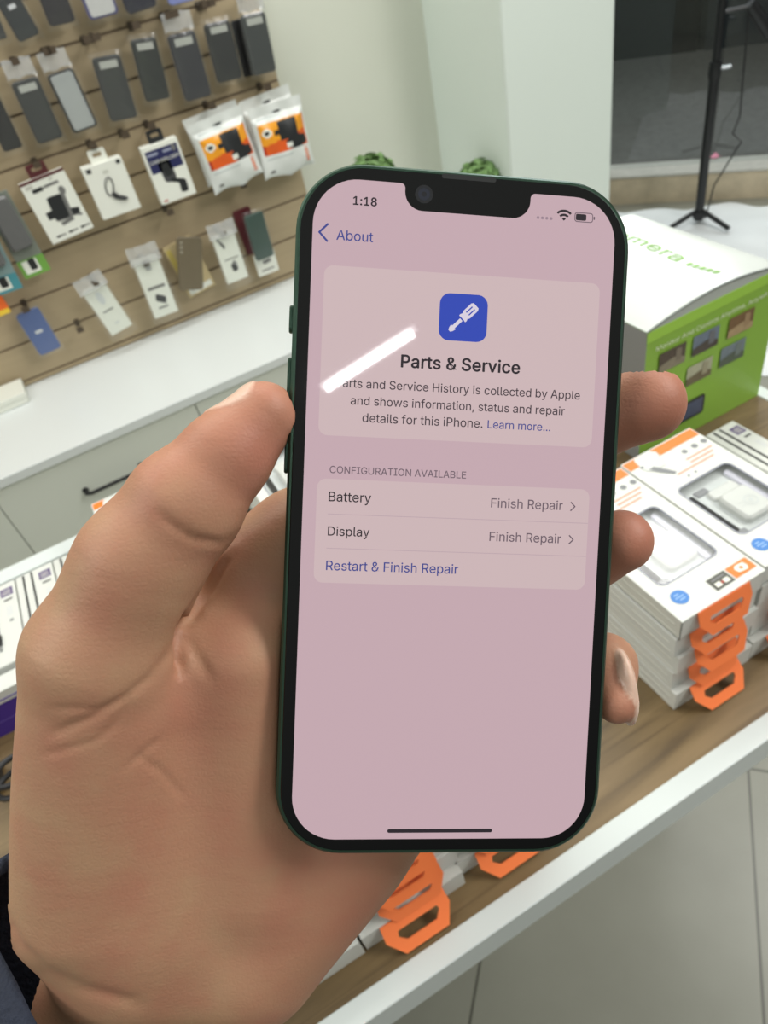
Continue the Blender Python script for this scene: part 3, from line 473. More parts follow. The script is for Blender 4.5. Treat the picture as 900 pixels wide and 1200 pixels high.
# ------------------------------------------------------------------ structure
WOOD = 0.94                    # top of the front counter
BACK_TOP = 0.495               # top of the low cabinet by the wall
WALL_Y = 2.3
white_wall = mat('white_wall_paint', (206, 209, 196), .7, noise=.03, scale=3)
pillar_m = mat('pillar_paint', (222, 232, 224), .6, noise=.02, scale=3)
white_lam = mat('white_laminate', (216, 221, 220), .35, noise=.015, scale=4)
cab_m = mat('cabinet_front_white', (208, 212, 202), .4, noise=.015, scale=4)
trim_m = mat('white_edge_trim', (208, 215, 213), .35)
black_m = mat('black_plastic', (22, 22, 24), .4)
slat_m = mat('beige_slat_board', (170, 153, 123), .6, noise=.10, scale=6, stretch=(1, 1, 9))
groove_m = mat('slat_groove', (124, 109, 88), .7)
def wood_mat():
    m = bpy.data.materials.new('oak_counter'); m.use_nodes = True; n = m.node_tree.nodes; L = m.node_tree.links; b = n['Principled BSDF']
    t = n.new('ShaderNodeTexCoord'); mp = n.new('ShaderNodeMapping'); mp.inputs['Scale'].default_value = (2.2, 16, 16); L.new(t.outputs['Object'], mp.inputs[0])
    a = n.new('ShaderNodeTexNoise'); a.inputs['Scale'].default_value = 2.2; a.inputs['Detail'].default_value = 8; a.inputs['Distortion'].default_value = .6; L.new(mp.outputs[0], a.inputs['Vector'])
    mp2 = n.new('ShaderNodeMapping'); mp2.inputs['Scale'].default_value = (1.2, 60, 60); L.new(t.outputs['Object'], mp2.inputs[0])
    c = n.new('ShaderNodeTexNoise'); c.inputs['Scale'].default_value = 3; c.inputs['Detail'].default_value = 4; L.new(mp2.outputs[0], c.inputs['Vector'])
    r = n.new('ShaderNodeValToRGB'); e = r.color_ramp.elements
    e[0].position = .3; e[0].color = (*lin((84, 68, 44)), 1); e[1].position = .7; e[1].color = (*lin((132, 110, 76)), 1)
    k = e.new(.5); k.color = (*lin((112, 92, 60)), 1); L.new(a.outputs['Fac'], r.inputs[0])
    r2 = n.new('ShaderNodeValToRGB'); r2.color_ramp.elements[0].position = .33; r2.color_ramp.elements[0].color = (.55, .52, .48, 1); r2.color_ramp.elements[1].position = .45
    L.new(c.outputs['Fac'], r2.inputs[0])
    mx = n.new('ShaderNodeMix'); mx.data_type = 'RGBA'; mx.blend_type = 'MULTIPLY'; mx.inputs[0].default_value = .7
    L.new(r.outputs[0], mx.inputs[6]); L.new(r2.outputs[0], mx.inputs[7]); L.new(mx.outputs[2], b.inputs['Base Color'])
    b.inputs['Roughness'].default_value = .42
    return m
wood_m = wood_mat()
def floor_mat():
    m = bpy.data.materials.new('floor_tiles'); m.use_nodes = True; n = m.node_tree.nodes; L = m.node_tree.links; b = n['Principled BSDF']
    t = n.new('ShaderNodeTexCoord'); s = n.new('ShaderNodeSeparateXYZ'); L.new(t.outputs['Object'], s.inputs[0])
    def M(op, a, c=None):
        q = n.new('ShaderNodeMath'); q.operation = op
        for i, v in enumerate((a, c)):
            if v is None: continue
            if isinstance(v, (int, float)): q.inputs[i].default_value = v
            else: L.new(v, q.inputs[i])
        return q.outputs[0]
    def line(op, off, per):
        d = M(op, s.outputs['X'], s.outputs['Y']); d = M('ADD', d, -off); d = M('PINGPONG', d, per/2); return M('LESS_THAN', d, .0036)
    g = M('MAXIMUM', line('SUBTRACT', -.30, .66), line('ADD', 1.158, 1.1))
    nz = n.new('ShaderNodeTexNoise'); nz.inputs['Scale'].default_value = 2.5; nz.inputs['Detail'].default_value = 6; L.new(t.outputs['Object'], nz.inputs['Vector'])
    r = n.new('ShaderNodeValToRGB'); r.color_ramp.elements[0].position = .3; r.color_ramp.elements[0].color = (*lin((134, 134, 123)), 1)
    r.color_ramp.elements[1].position = .7; r.color_ramp.elements[1].color = (*lin((152, 152, 141)), 1); L.new(nz.outputs['Fac'], r.inputs[0])
    mx = n.new('ShaderNodeMix'); mx.data_type = 'RGBA'; L.new(g, mx.inputs[0]); L.new(r.outputs[0], mx.inputs[6]); mx.inputs[7].default_value = (*lin((92, 92, 84)), 1)
    L.new(mx.outputs[2], b.inputs['Base Color']); b.inputs['Roughness'].default_value = .3
    return m
b = MB(); b.box(-2.2, 4.0, -1.6, 3.0, -.06, 0, floor_mat()); b.build('floor', kind='structure')
b = MB(); b.box(-2.2, 1.309, WALL_Y+.02, WALL_Y+.12, 0, 3.2, white_wall); b.build('wall_back', kind='structure')
b = MB(); b.box(1.309, 1.70, 1.906, 2.42, 0, 3.2, pillar_m); bevel(b.build('wall_pillar', kind='structure'), .006)
# shop window, set across the corner at forty-five degrees
WIN = T(2.56, 2.735, 0) @ RZ(-49)
b = MB(); b.box(-.205, -.125, -.04, .10, 0, 3.2, mat('window_frame_white', (214, 218, 206), .4)); b.build('trim_1', kind='structure', matrix=WIN)
b = MB(); b.box(-1.3, -.205, -.01, .08, 0, 3.2, pillar_m); b.build('wall_right', kind='structure', matrix=WIN)
stone = mat('sill_stone', (196, 182, 156), .8, noise=.28, scale=16); stone_top = mat('sill_top', (186, 184, 176), .7, noise=.15, scale=30)
b = MB(); b.box(-.125, 1.7, 0, .16, 0, .125, stone); b.box(-.125, 1.7, -.006, .16, .125, .135, stone_top); b.build('trim_2', kind='structure', matrix=WIN)
b = MB(); b.box(-.125, 1.7, .10, .106, .135, 3.2, clear_mat('window_glass', (.90, .92, .92), .035, .0, .0)); b.build('window_1', kind='structure', matrix=WIN)
asph = mat('asphalt', (96, 95, 92), .85, noise=.4, scale=24)
b = MB(); b.box(-2.5, 4, .165, 6, -.05, 0.03, asph); o = b.build('street', kind='structure', matrix=WIN)
dark1 = mat('dark_facade', (40, 43, 46), .4, noise=.1, scale=2); dark2 = mat('darker_facade', (26, 28, 30), .4); dark3 = mat('grey_facade', (54, 58, 62), .35)
b = MB(); b.box(-2.5, 4, 2.6, 2.8, 0, 3.2, dark1); b.build('wall_street', kind='structure', matrix=WIN)
t_ = thing('shutter_door', 'dark closed shutter doors across the street behind the shop window', 'door', WIN @ T(.5, 2.585, .031))
for x0, x1, mm in ((-1.2, -.35, dark2), (-.3, .75, dark3), (.8, 1.7, dark2)):
    b = MB(); b.box(x0, x1, -.02, .01, 0, 2.6, mm); b.build('door_panel', t_)

# slat wall of the display
b = MB(); X0, X1 = -2.2, .79; z1s = BACK_TOP
gz = [1.5-.216-.1105*k for k in range(-9, 8)]
zs = sorted([z for z in gz if z > BACK_TOP])
lo = BACK_TOP
for z in zs+[2.35]:
    b.box(X0, X1, WALL_Y, WALL_Y+.018, lo, z-.0035, slat_m); b.box(X0, X1, WALL_Y+.004, WALL_Y+.018, z-.0035, z+.0035, groove_m); lo = z+.0035
o = b.build('slat_wall', kind='structure')

# low white cabinet by the wall, counted as three drawer units
def cabinet(x0, x1, label, handle):
    t = thing('drawer_cabinet', label, 'cabinet', T((x0+x1)/2, 1.85, 0)); w_ = x1-x0
    b = MB(); b.box(-w_/2, w_/2, .005, .43, .06, BACK_TOP-.028, cab_m); b.box(-w_/2, w_/2, .04, .43, 0, .06, cab_m); b.build('carcass', t)
    b = MB(); b.box(-w_/2+.0015, w_/2-.0015, -.015, .004, .065, BACK_TOP-.03, cab_m); d = bevel(b.build('drawer', t), .001)
    if handle:
        b = MB(); z = .355; pts = [(-.082, -.015, z), (-.082, -.035, z), (-.07, -.042, z), (.07, -.042, z), (.082, -.035, z), (.082, -.015, z)]
        b.tube(pts, .0055, black_m); b.lathe([(.009, 0), (.009, .004)], black_m, T(-.082, -.015, z) @ RX(90), 14); b.lathe([(.009, 0), (.009, .004)], black_m, T(.082, -.015, z) @ RX(90), 14)
        b.build('handle', d)
    return t
cabinet(-1.02, -.433, 'white cabinet front at far left behind the cable packs', False)
cabinet(-.433, .15, 'white drawer cabinet with a black bar handle left of the thumb', True)
cabinet(.15, .733, 'white drawer cabinet front seen just above the thumb tip', False)
cabinet(.733, 1.3, 'white drawer cabinet hidden behind the phone nearest the pillar', False)
b = MB(); b.box(-2.0, 1.305, 1.83, 2.298, BACK_TOP-.028, BACK_TOP, white_lam); o = bevel(b.build('worktop'), .002)
tag(o, 'long white worktop running below the slat wall', 'worktop')

# front counter with oak top
b = MB(); b.box(-1.3, .655, .174, .72, WOOD-.03, WOOD, wood_m)
ct = thing('shop_counter', 'front shop counter with oak top and white edge trim', 'counter', T(0, 0, 0)); o = b.build('oak_top', ct)
b = MB(); b.box(-1.3, .672, .157, .174, WOOD-.035, WOOD+.001, trim_m); b.box(.655, .672, .174, .72, WOOD-.035, WOOD+.001, trim_m); o = bevel(b.build('edge_trim', ct), .001); o['label'] = 'white edge trim'
b = MB(); b.box(-1.3, .672, .70, .723, WOOD, 1.0, trim_m); o = bevel(b.build('back_ledge', ct), .001); o['label'] = 'raised white ledge'
b = MB(); b.box(-1.28, .65, .50, .70, .0, WOOD-.03, cab_m); b.build('carcass', ct)

# ------------------------------------------------------------------ light fittings on the ceiling
led = mat('led_white', (255, 255, 255), .4, emit=50); fit_m = mat('lamp_housing', (235, 235, 235), .5)
def tube_lamp(x0, x1, y, z, label, ry=0):
    t = thing('led_tube', label, 'lamp', T((x0+x1)/2, y, z) @ RZ(ry)); L_ = (x1-x0)/2
    b = MB(); b.tube([(-L_, 0, 0), (L_, 0, 0)], .0135, led, n=12); b.build('tube', t)
    b = MB(); b.box(-L_-.02, L_+.02, -.02, .02, .019, .05, fit_m); b.build('housing', t)
tube_lamp(-.250, .128, -1.643, 3.2, 'white LED tube overhead whose streak shines on the phone screen', 8)

# ------------------------------------------------------------------ the phone
PM = np.array([[0.99490867, 0.04112243, 0.09200912], [-0.03687204, 0.99819387, -0.04742847], [-0.09379331, 0.04379444, 0.994628]])
PT = np.array([14.9467484, -1.74006449, -153.217870])
PHONE = cam.matrix_world @ (Matrix.Translation(Vector(PT/1000)) @ Matrix(PM.tolist()).to_4x4())
ph = thing('smartphone', 'dark green smartphone held upright in the hand with its pink tinted screen lit', 'phone', PHONE)
mm = .001
green = mat('dark_green_metal', (58, 82, 68), .32, metal=.75); green2 = mat('green_rim', (96, 122, 104), .3, metal=.7)
glass_b = mat('black_glass', (4, 4, 5), .06, spec=.35)
b = MB(); b.slab(71.5*mm, 146.7*mm, 14.2*mm, -7.65*mm, -.15*mm, .5*mm, green, n=12); b.build('metal_frame', ph)
b = MB(); b.slab(69.9*mm, 145.1*mm, 13.4*mm, -.6*mm, .02*mm, .3*mm, glass_b, n=12); gl = b.build('front_glass', ph); gl['label'] = 'black glass border'
b = MB()
for y0, y1 in ((38.3, 44.2), (22.5, 33.2), (8.5, 19.5)):
    b = MB(); b.slab(2.6*mm, (y1-y0)*mm, 1.2*mm, 0, .9*mm, .25*mm, green, T(-35.7*mm, (y0+y1)/2*mm, -3.9*mm) @ RY(-90)); b.build('side_button', ph)
b = MB(); b.slab(2.6*mm, 17*mm, 1.2*mm, 0, .6*mm, .25*mm, green, T(35.7*mm, 26*mm, -3.9*mm) @ RY(90)); b.build('power_button', ph)
b = MB(); b.slab(11.6*mm, 1.0*mm, .5*mm, .0*mm, .03*mm, .01*mm, mat('speaker_mesh', (34, 36, 36), .7), T(0, 72.05*mm, 0)); b.build('earpiece', gl)
b = MB(); b.flat([circ(1.9*mm, 24)], .024*mm, mat('lens_ring', (14, 15, 20), .3)); b.flat([circ(1.25*mm, 24)], .028*mm, mat('lens_blue', (30, 34, 52), .3)); b.flat([circ(.55*mm, 16)], .032*mm, mat('lens_dark', (8, 8, 14), .3))
b.build('front_camera', gl).matrix_local = T(-9.4*mm, 68.0*mm, 0)
def scr(name, rgb, e=1.0): return mat('screen_'+name, rgb, .025, emit=e, spec=.45)
pink = scr('pink', (194, 166, 174)); card_c = scr('card', (202, 179, 181)); ink = scr('ink', (34, 26, 34)); ink2 = scr('ink_soft', (62, 50, 58)); greyc = scr('grey', (104, 88, 98))
blue = scr('blue', (40, 66, 176)); link = scr('link', (58, 66, 138)); pale = scr('pale', (214, 206, 220)); sepc = scr('separator', (184, 160, 168)); dotc = scr('dots', (150, 128, 140))
W2, H2, R_ = 32.3, 69.9, 9.4
# display outline with the notch
def notch_outline():
    p = rrect(2*W2*mm, 2*H2*mm, R_*mm, 12)
    right = p[:13]; left = p[13:26]; rest = p[26:]
    nt_ = []
    # from the top right edge to the notch, going left
    def arc(cx, cy, r, a0, a1, n=8): return [((cx+r*math.cos(math.radians(a0+(a1-a0)*k/n)))*mm, (cy+r*math.sin(math.radians(a0+(a1-a0)*k/n)))*mm) for k in range(n+1)]
    w_, dp = 13.4, 5.4
    nt_ += arc(w_+1.0, H2-1.0, 1.0, 90, 180, 5)
    nt_ += arc(w_-3.8, H2-dp+3.8, 3.8, 0, -90)
    nt_ += arc(-w_+3.8, H2-dp+3.8, 3.8, 270, 180)
    nt_ += arc(-w_-1.0, H2-1.0, 1.0, 0, 90, 5)
    return right+nt_+left+rest
b = MB(); b.flat([notch_outline()], .026*mm, pink); sc_ = b.build('screen', ph); sc_['label'] = 'lit display with pink tint'
def sub(name): 
    o = b.build(name, sc_); return o
def TX(st, x0, x1, y, m, wt='r', z=.046, h=None): b.text(st, x0*mm, x1*mm, y*mm, m, I4, wt, None if h is None else h*mm, z*mm)
def poly(pts, m, z=.046): b.flat([[(x*mm, y*mm) for x, y in pts]], z*mm, m)
def stroke(pts, wd, m, z=.046):
    for (x0, y0), (x1, y1) in zip(pts, pts[1:]):
        d = Vector((x1-x0, y1-y0)).normalized()*wd/2; n = Vector((-d.y, d.x)); e = d*.6
        poly([(x0-e.x+n.x, y0-e.y+n.y), (x1+e.x+n.x, y1+e.y+n.y), (x1+e.x-n.x, y1+e.y-n.y), (x0-e.x-n.x, y0-e.y-n.y)], m, z)
b = MB(); TX('1:18', -24.3, -19.1, 64.75, ink, 'b'); sub('clock_text')
b = MB()
for k in range(4): b.flat([circ(.32*mm, 10, (15.2+.95*k)*mm, 65.0*mm)], .046*mm, dotc)
sub('signal_dots')
b = MB()
def ring(cx, cy, r0_, r1_, a0, a1, m, n=10):
    o = [(cx+r1_*math.cos(math.radians(a0+(a1-a0)*k/n)), cy+r1_*math.sin(math.radians(a0+(a1-a0)*k/n))) for k in range(n+1)]
    i = [(cx+r0_*math.cos(math.radians(a1-(a1-a0)*k/n)), cy+r0_*math.sin(math.radians(a1-(a1-a0)*k/n))) for k in range(n+1)]
    poly(o+i, m)
for a_, c_ in ((0, .62), (1.0, 1.48), (1.86, 2.34)): ring(20.85, 64.75, a_ if a_ else .02, c_, 45, 135, ink)
sub('wifi_icon')
b = MB(); o_ = rrect(4.1*mm, 2.05*mm, .6*mm, 4, 25.2*mm, 65.75*mm); i_ = rrect(3.75*mm, 1.7*mm, .45*mm, 4, 25.2*mm, 65.75*mm)
b.flat([o_, i_], .046*mm, greyc); b.flat([rrect(2.3*mm, 1.35*mm, .3*mm, 4, 24.6*mm, 65.75*mm)], .046*mm, ink); b.flat([rrect(.3*mm, .7*mm, .14*mm, 3, 27.5*mm, 65.75*mm)], .046*mm, greyc); sub('battery_icon')
b = MB(); stroke([(-29.2, 60.4), (-30.9, 58.65), (-29.2, 56.9)], .42, link); TX('About', -27.3, -19.75, 57.35, link); sub('back_link')
b = MB(); b.flat([rrect(59.2*mm, 35.2*mm, 1.9*mm, 6, 0, 34.45*mm)], .036*mm, card_c); sub('info_card')
b = MB(); b.flat([rrect(10.3*mm, 9.9*mm, 2.2*mm, 8, .1*mm, 43.0*mm)], .044*mm, blue)
XI = T(.1*mm, 43*mm, 0) @ RZ(-45)
def ip(pts, m, z=.050): b.flat([[(x*mm, y*mm) for x, y in pts]], z*mm, m, XI)
ip([(-.9, .6), (.9, .6), (1.05, 1.0), (1.05, 3.3), (.75, 3.75), (-.75, 3.75), (-1.05, 3.3), (-1.05, 1.0)], pale)
ip([(-.95, -.35), (.95, -.35), (1.0, .0), (.75, .6), (-.75, .6), (-1.0, .0)], pale)
ip([(-.38, -3.0), (.38, -3.0), (.38, -.6), (-.38, -.6)], pale); ip([(-.7, -2.9), (.7, -2.9), (.55, -3.6), (.28, -4.1), (-.28, -4.1), (-.55, -3.6)], pale)
ip([(-.75, -.55), (.75, -.55), (.6, -.3), (-.6, -.3)], blue, .054)
for x_ in (-.38, .38): ip([(x_-.13, 1.2), (x_+.13, 1.2), (x_+.13, 3.0), (x_-.13, 3.0)], blue, .054)
sub('app_icon')
b = MB(); TX('Parts & Service', -12.9, 12.95, 31.9, ink, 'b'); sub('title_text')
b = MB(); TX('Parts and Service History is collected by Apple', -26.4, 26.45, 27.1, ink2); TX('and shows information, status and repair', -23.1, 23.2, 23.55, ink2); TX('details for this iPhone.', -20.5, 5.4, 20.0, ink2); sub('body_text')
b = MB(); TX('Learn more...', 6.3, 20.3, 20.0, link); sub('link_text')
b = MB(); TX('CONFIGURATION AVAILABLE', -26.95, 2.3, 9.0, greyc); sub('section_heading')
b = MB(); b.flat([rrect(59.2*mm, 22*mm, 1.9*mm, 6, .15*mm, -3.25*mm)], .036*mm, card_c)
for y_ in (.35, -6.9): poly([(-27.0, y_-.07), (29.7, y_-.07), (29.7, y_+.07), (-27.0, y_+.07)], sepc, .042)
sub('settings_list')
for st_, xa, xb, y_ in (('Battery', -27.05, -17.95, 3.05), ('Display', -26.95, -18.0, -4.2)):
    b = MB(); TX(st_, xa, xb, y_, ink); sub('row_title')
    b = MB(); TX('Finish Repair', 7.85, 23.85, y_, greyc); sub('row_value')
    b = MB(); stroke([(25.7, y_+1.75), (26.6, y_+.85), (25.7, y_-.05)], .26, greyc); sub('row_chevron')
b = MB(); TX('Restart & Finish Repair', -27.05, 1.45, -11.55, link); sub('restart_link')
b = MB(); b.flat([rrect(23.2*mm, .82*mm, .4*mm, 5, .1*mm, -68.1*mm)], .046*mm, ink); sub('home_bar')

# ------------------------------------------------------------------ the hand (one continuous skin)
def L(px, py, z):
    """phone-space point (mm) seen at a pixel, z mm in front of the glass"""
    d = PM.T @ np.array([(px-450)/F, -(py-600)/F, -1.0]); o = PM.T @ (-PT)
    return o+d*((z-o[2])/d[2])
def cap(P, a, b_, ra, rb):
    ba = b_-a; t = np.clip(((P-a)@ba)/(ba@ba), 0, 1); return np.linalg.norm(P-a-t[:, None]*ba, axis=1)-(ra+(rb-ra)*t)
def ell(P, c, r):
    q = (P-c)/r; k0 = np.linalg.norm(q, axis=1); k1 = np.linalg.norm(q/r, axis=1)+1e-9; return k0*(k0-1)/k1
def smin(a, b_, k):
    h = np.clip(.5+.5*(b_-a)/k, 0, 1); return b_+(a-b_)*h-k*h*(1-h)
def chain(P, pts, rs, k=3):
    d = None
    for i in range(len(pts)-1):
        c = cap(P, pts[i], pts[i+1], rs[i], rs[i+1]); d = c if d is None else smin(d, c, k)
    return d
IDX = [L(352, 632, -22), L(575, 555, -17.6), L(690, 495, -16.5), L(757, 473, -11)]; IDXR = [11.5, 9.4, 8.7, 9.0]
MID = [L(405, 745, -23), L(600, 690, -17.2), L(690, 650, -15.8), L(728, 634, -10)]; MIDR = [11.5, 9.0, 8.0, 7.3]
RNG = [L(450, 830, -23), L(640, 800, -17.2), L(708, 780, -12.5), L(722, 824, -5)]; RNGR = [11, 8.4, 7.2, 4.6]
LIT = [L(480, 925, -22), L(590, 900, -16.2), L(630, 885, -15.2), L(650, 878, -14)]; LITR = [10.5, 8, 7, 6.3]
TH = [L(309, 488, -2), L(265, 535, -.5), L(217, 592, 0), L(163, 662, -1), L(118, 765, -4)]; THR = [7.3, 9.2, 11.7, 12.0, 15.3]
NC = L(732, 806, -6); NRD = np.array([2.2, 9.0, 5.0]); _a = math.radians(11); NRT = np.array([[math.cos(_a), math.sin(_a)*-1, 0], [math.sin(_a), math.cos(_a), 0], [0, 0, 1.]])
def hand_sdf(P):
    palm = cap(P, L(140, 1120, -20), L(345, 672, -23), 15, 12.5)
    for a, c, ra, rb in (((190, 1120, -22), (405, 745, -24), 15, 12), ((250, 1120, -24), (450, 830, -24), 15, 11.5), ((300, 1110, -25), (480, 925, -23), 16, 11)):
        palm = smin(palm, cap(P, L(*a), L(*c), ra, rb), 8)
    hyp = smin(cap(P, L(400, 983, -26), L(298, 1102, -31), 15.0, 16), cap(P, L(298, 1102, -31), L(250, 1180, -32), 16, 16.5), 4)
    palm = smin(palm, hyp, 8)
    then = smin(cap(P, L(118, 770, -5), L(107, 1040, -16), 15.5, 18.3), cap(P, L(185, 820, -16), L(190, 1040, -25), 15, 20), 10)
    palm = smin(palm, then, 9)
    palm = smin(palm, cap(P, L(190, 780, -15), L(300, 725, -21.5), 12, 11), 8)      # web
    palm = smin(palm, cap(P, L(292, 775, -12.6), L(305, 1015, -20), 11.5, 13), 8)
    palm = smin(palm, cap(P, L(292, 668, -21.5), L(356, 632, -22), 11.2, 11.5), 5)
    arm = smin(cap(P, L(112, 1195, -27), L(20, 1480, -20), 19, 21), cap(P, L(228, 1195, -29), L(140, 1480, -22), 19, 21), 12)
    palm = smin(palm, arm, 5)
    th = smin(chain(P, TH[:4], THR[:4], 2.5), cap(P, TH[3], TH[4], THR[3], THR[4]), 6)
    d = smin(palm, th, 3)
    f = chain(P, IDX, IDXR, 4)
    for q, r in ((MID, MIDR), (RNG, RNGR), (LIT, LITR)): f = smin(f, chain(P, q, r, 3), 1.5)
    d = smin(d, f, 6)
    d = smin(d, ell((P-NC) @ NRT, np.zeros(3), NRD), 1.1)     # ring fingernail plate
    # soft flesh gives way to the phone
    q2 = np.abs(P[:, :2])-np.array([35.75-14, 73.35-14]); d2 = np.linalg.norm(np.maximum(q2, 0), axis=1)+np.minimum(q2.max(axis=1), 0)-14
    q = np.stack([d2, np.abs(P[:, 2]+3.825)-3.825], 1)
    bx = np.linalg.norm(np.maximum(q, 0), axis=1)+np.minimum(q.max(axis=1), 0)
    return -smin(-d, bx-.12, 1.0)
VS = 0.85
lo_ = np.array([-92., -165., -54.]); n3 = np.array([184, 236, 92])
cs = 4; nc = n3//cs
gc = np.stack(np.meshgrid(*[(np.arange(k)+.5)*cs*VS for k in nc], indexing='ij'), -1).reshape(-1, 3)+lo_
near = np.abs(hand_sdf(gc)) < cs*VS*1.9; sgn = hand_sdf(gc)
vol = np.repeat(np.repeat(np.repeat(np.where(sgn < 0, -9., 9.).reshape(nc), cs, 0), cs, 1), cs, 2)
msk = np.repeat(np.repeat(np.repeat(near.reshape(nc), cs, 0), cs, 1), cs, 2)
ii = np.argwhere(msk); pts = lo_+(ii+.5)*VS
vals = np.concatenate([hand_sdf(pts[k:k+200000]) for k in range(0, len(pts), 200000)])
vol[msk] = vals
def nets(vol):
    ng = vol < 0; D = np.array(vol.shape)-1; cs_ = np.zeros(D, int); 
    cor = [(i, j, k) for i in (0, 1) for j in (0, 1) for k in (0, 1)]
    sl = lambda c: tuple(slice(c[a], c[a]+D[a]) for a in range(3))
    cnt = sum(ng[sl(c)].astype(int) for c in cor); act = (cnt > 0) & (cnt < 8)
    idx = -np.ones(D, int); A = np.argwhere(act); idx[act] = np.arange(len(A))
    acc = np.zeros((len(A), 3)); num = np.zeros(len(A))
    for i in range(8):
        for j in range(i+1, 8):
            c0, c1 = np.array(cor[i]), np.array(cor[j])
            if np.abs(c0-c1).sum() != 1: continue
            a = vol[tuple((A+c0).T)]; e = vol[tuple((A+c1).T)]; s = (a < 0) != (e < 0)
            t = np.where(s, a/(a-e+1e-12), 0); acc[s] += (c0+(c1-c0)*t[:, None])[s]; num[s] += 1
    V = A+acc/num[:, None]; Fc = []
    for ax in range(3):
        u, w_ = (ax+1) % 3, (ax+2) % 3; e = [0, 0, 0]; e[ax] = 1
        a = ng[:-1 if ax == 0 else None, :-1 if ax == 1 else None, :-1 if ax == 2 else None]
        c = ng[1 if ax == 0 else 0:, 1 if ax == 1 else 0:, 1 if ax == 2 else 0:]
        Q = np.argwhere(a != c); Q = Q[(Q[:, u] > 0) & (Q[:, w_] > 0) & (Q[:, u] < D[u]) & (Q[:, w_] < D[w_]) & (Q[:, ax] < D[ax])]
        fl = a[tuple(Q.T)]
        def g(du, dw): R = Q.copy(); R[:, u] -= du; R[:, w_] -= dw; return idx[tuple(R.T)]
        q4 = np.stack([g(1, 1), g(0, 1), g(0, 0), g(1, 0)], 1); q4[~fl] = q4[~fl][:, ::-1]; Fc.append(q4)
    return V, np.concatenate(Fc)
V, Fq = nets(vol); V = lo_+(V+.5)*VS; Fq = Fq[(Fq >= 0).all(1)]
eps = .35; Nn = np.stack([hand_sdf(V+np.eye(3)[k]*eps)-hand_sdf(V-np.eye(3)[k]*eps) for k in range(3)], 1); Nn /= np.linalg.norm(Nn, axis=1)[:, None]+1e-9
# project on the surface, then press creases in
V = V-Nn*hand_sdf(V)[:, None]
to_cam = (PM.T @ (-PT))[None]-V; facing = (Nn*to_cam).sum(1) > 0
dep = PM @ V.T+PT[:, None]; U_ = 450+F*dep[0]/-dep[2]; W_ = 600-F*dep[1]/-dep[2]
press = np.zeros(len(V))
CREASES = [([(186, 602), (205, 618), (228, 632), (262, 637)], .62, 5), ([(262, 637), (278, 628)], .4, 5),
  ([(222, 724), (215, 738), (213, 760), (211, 788)], 2.3, 5), ([(214, 740), (200, 765), (180, 790)], .5, 6), ([(216, 738), (228, 765), (246, 795)], .6, 6), ([(232, 722), (224, 724), (216, 740)], .7, 5),
  ([(270, 650), (246, 690), (222, 724)], 1.2, 6), ([(180, 790), (150, 815), (110, 840), (62, 860)], .55, 5), ([(148, 818), (118, 832), (60, 830)], .3, 4), ([(150, 822), (135, 850), (110, 870), (50, 885)], .3, 4),
  ([(160, 885), (190, 905), (216, 935)], .3, 4), ([(188, 865), (165, 885), (148, 900)], .35, 4), ([(178, 570), (190, 545), (200, 528)], -.14, 4),
  ([(8, 1078), (22, 1108), (52, 1138), (100, 1160), (160, 1176)], .7, 7)]
for line, dp, wd in CREASES:
    dm = np.full(len(V), 1e9)
    for (x0, y0), (x1, y1) in zip(line, line[1:]):
        d = np.array([x1-x0, y1-y0], float); t = np.clip(((U_-x0)*d[0]+(W_-y0)*d[1])/(d@d), 0, 1); dm = np.minimum(dm, np.hypot(U_-x0-t*d[0], W_-y0-t*d[1]))
    ends = np.minimum(np.hypot(U_-line[0][0], W_-line[0][1]), np.hypot(U_-line[-1][0], W_-line[-1][1])); fade = np.clip(.25+ends/14, 0, 1)
    press = np.where(facing & (V[:, 2] > -24), press-dp*fade*np.exp(-(dm/wd)**2), press)
# nails: an oval patch on the back of a fingertip, raised a little
nail = np.zeros(len(V))
def add_nail(c, nrm, axis, hw, hl, lift=.45):
    global press
    nrm = np.array(nrm)/np.linalg.norm(nrm); axis = np.array(axis, float); axis -= nrm*(axis@nrm); axis /= np.linalg.norm(axis); side = np.cross(nrm, axis)
    d = V-c; u, v_ = d@side, d@axis; k = (np.abs(u)/hw)**3+(np.abs(v_)/hl)**3
    s = np.clip((1.12-k)/.24, 0, 1)*np.clip(((Nn@nrm)-.05)/.2, 0, 1)*(np.abs(d@nrm) < hw*1.3); nail[:] = np.maximum(nail, s); press = press+lift*s
nail = np.maximum(nail, np.clip((.42-np.abs(ell((V-NC) @ NRT, np.zeros(3), NRD)))/.25, 0, 1))
add_nail(L(278, 478, -3), (-.66, .62, -.42), TH[0]-TH[1], 6.2, 6.5, .35)
for q, r in ((IDX, 8.5), (MID, 7)): add_nail(q[3]+np.array([r*.6, 0, -r*.7]), (.6, 0, -.8), q[3]-q[2], r*.72, r*.85, .35)
V = V+Nn*press[:, None]
P0 = L(170, 1200, -22)
PER = PHONE @ Matrix.Translation(Vector(P0)*mm)
me = bpy.data.meshes.new('person'); me.from_pydata(((V-P0)*mm).tolist(), [], Fq.tolist()); me.update()
fl = np.zeros(len(V))
for c, r, a in ((TH[0], 15, .5), (TH[1]+np.array([3, -1, 8]), 12, .55), (IDX[3], 16, .9), (MID[3], 15, .9), (RNG[3], 13, .6), (L(190, 830, 0), 16, .32), (L(160, 640, 10), 12, .3), (L(300, 830, -10), 18, .3), (L(200, 950, 0), 20, .15), (L(400, 1090, -10), 26, .5)):
    fl += a*np.exp(-(np.linalg.norm(V-c, axis=1)/r)**2)
at = me.color_attributes.new('flush', 'FLOAT_COLOR', 'POINT')
cl = np.clip(fl, 0, 1); at.data.foreach_set('color', np.stack([cl, cl, cl, np.ones_like(cl)], 1).ravel())
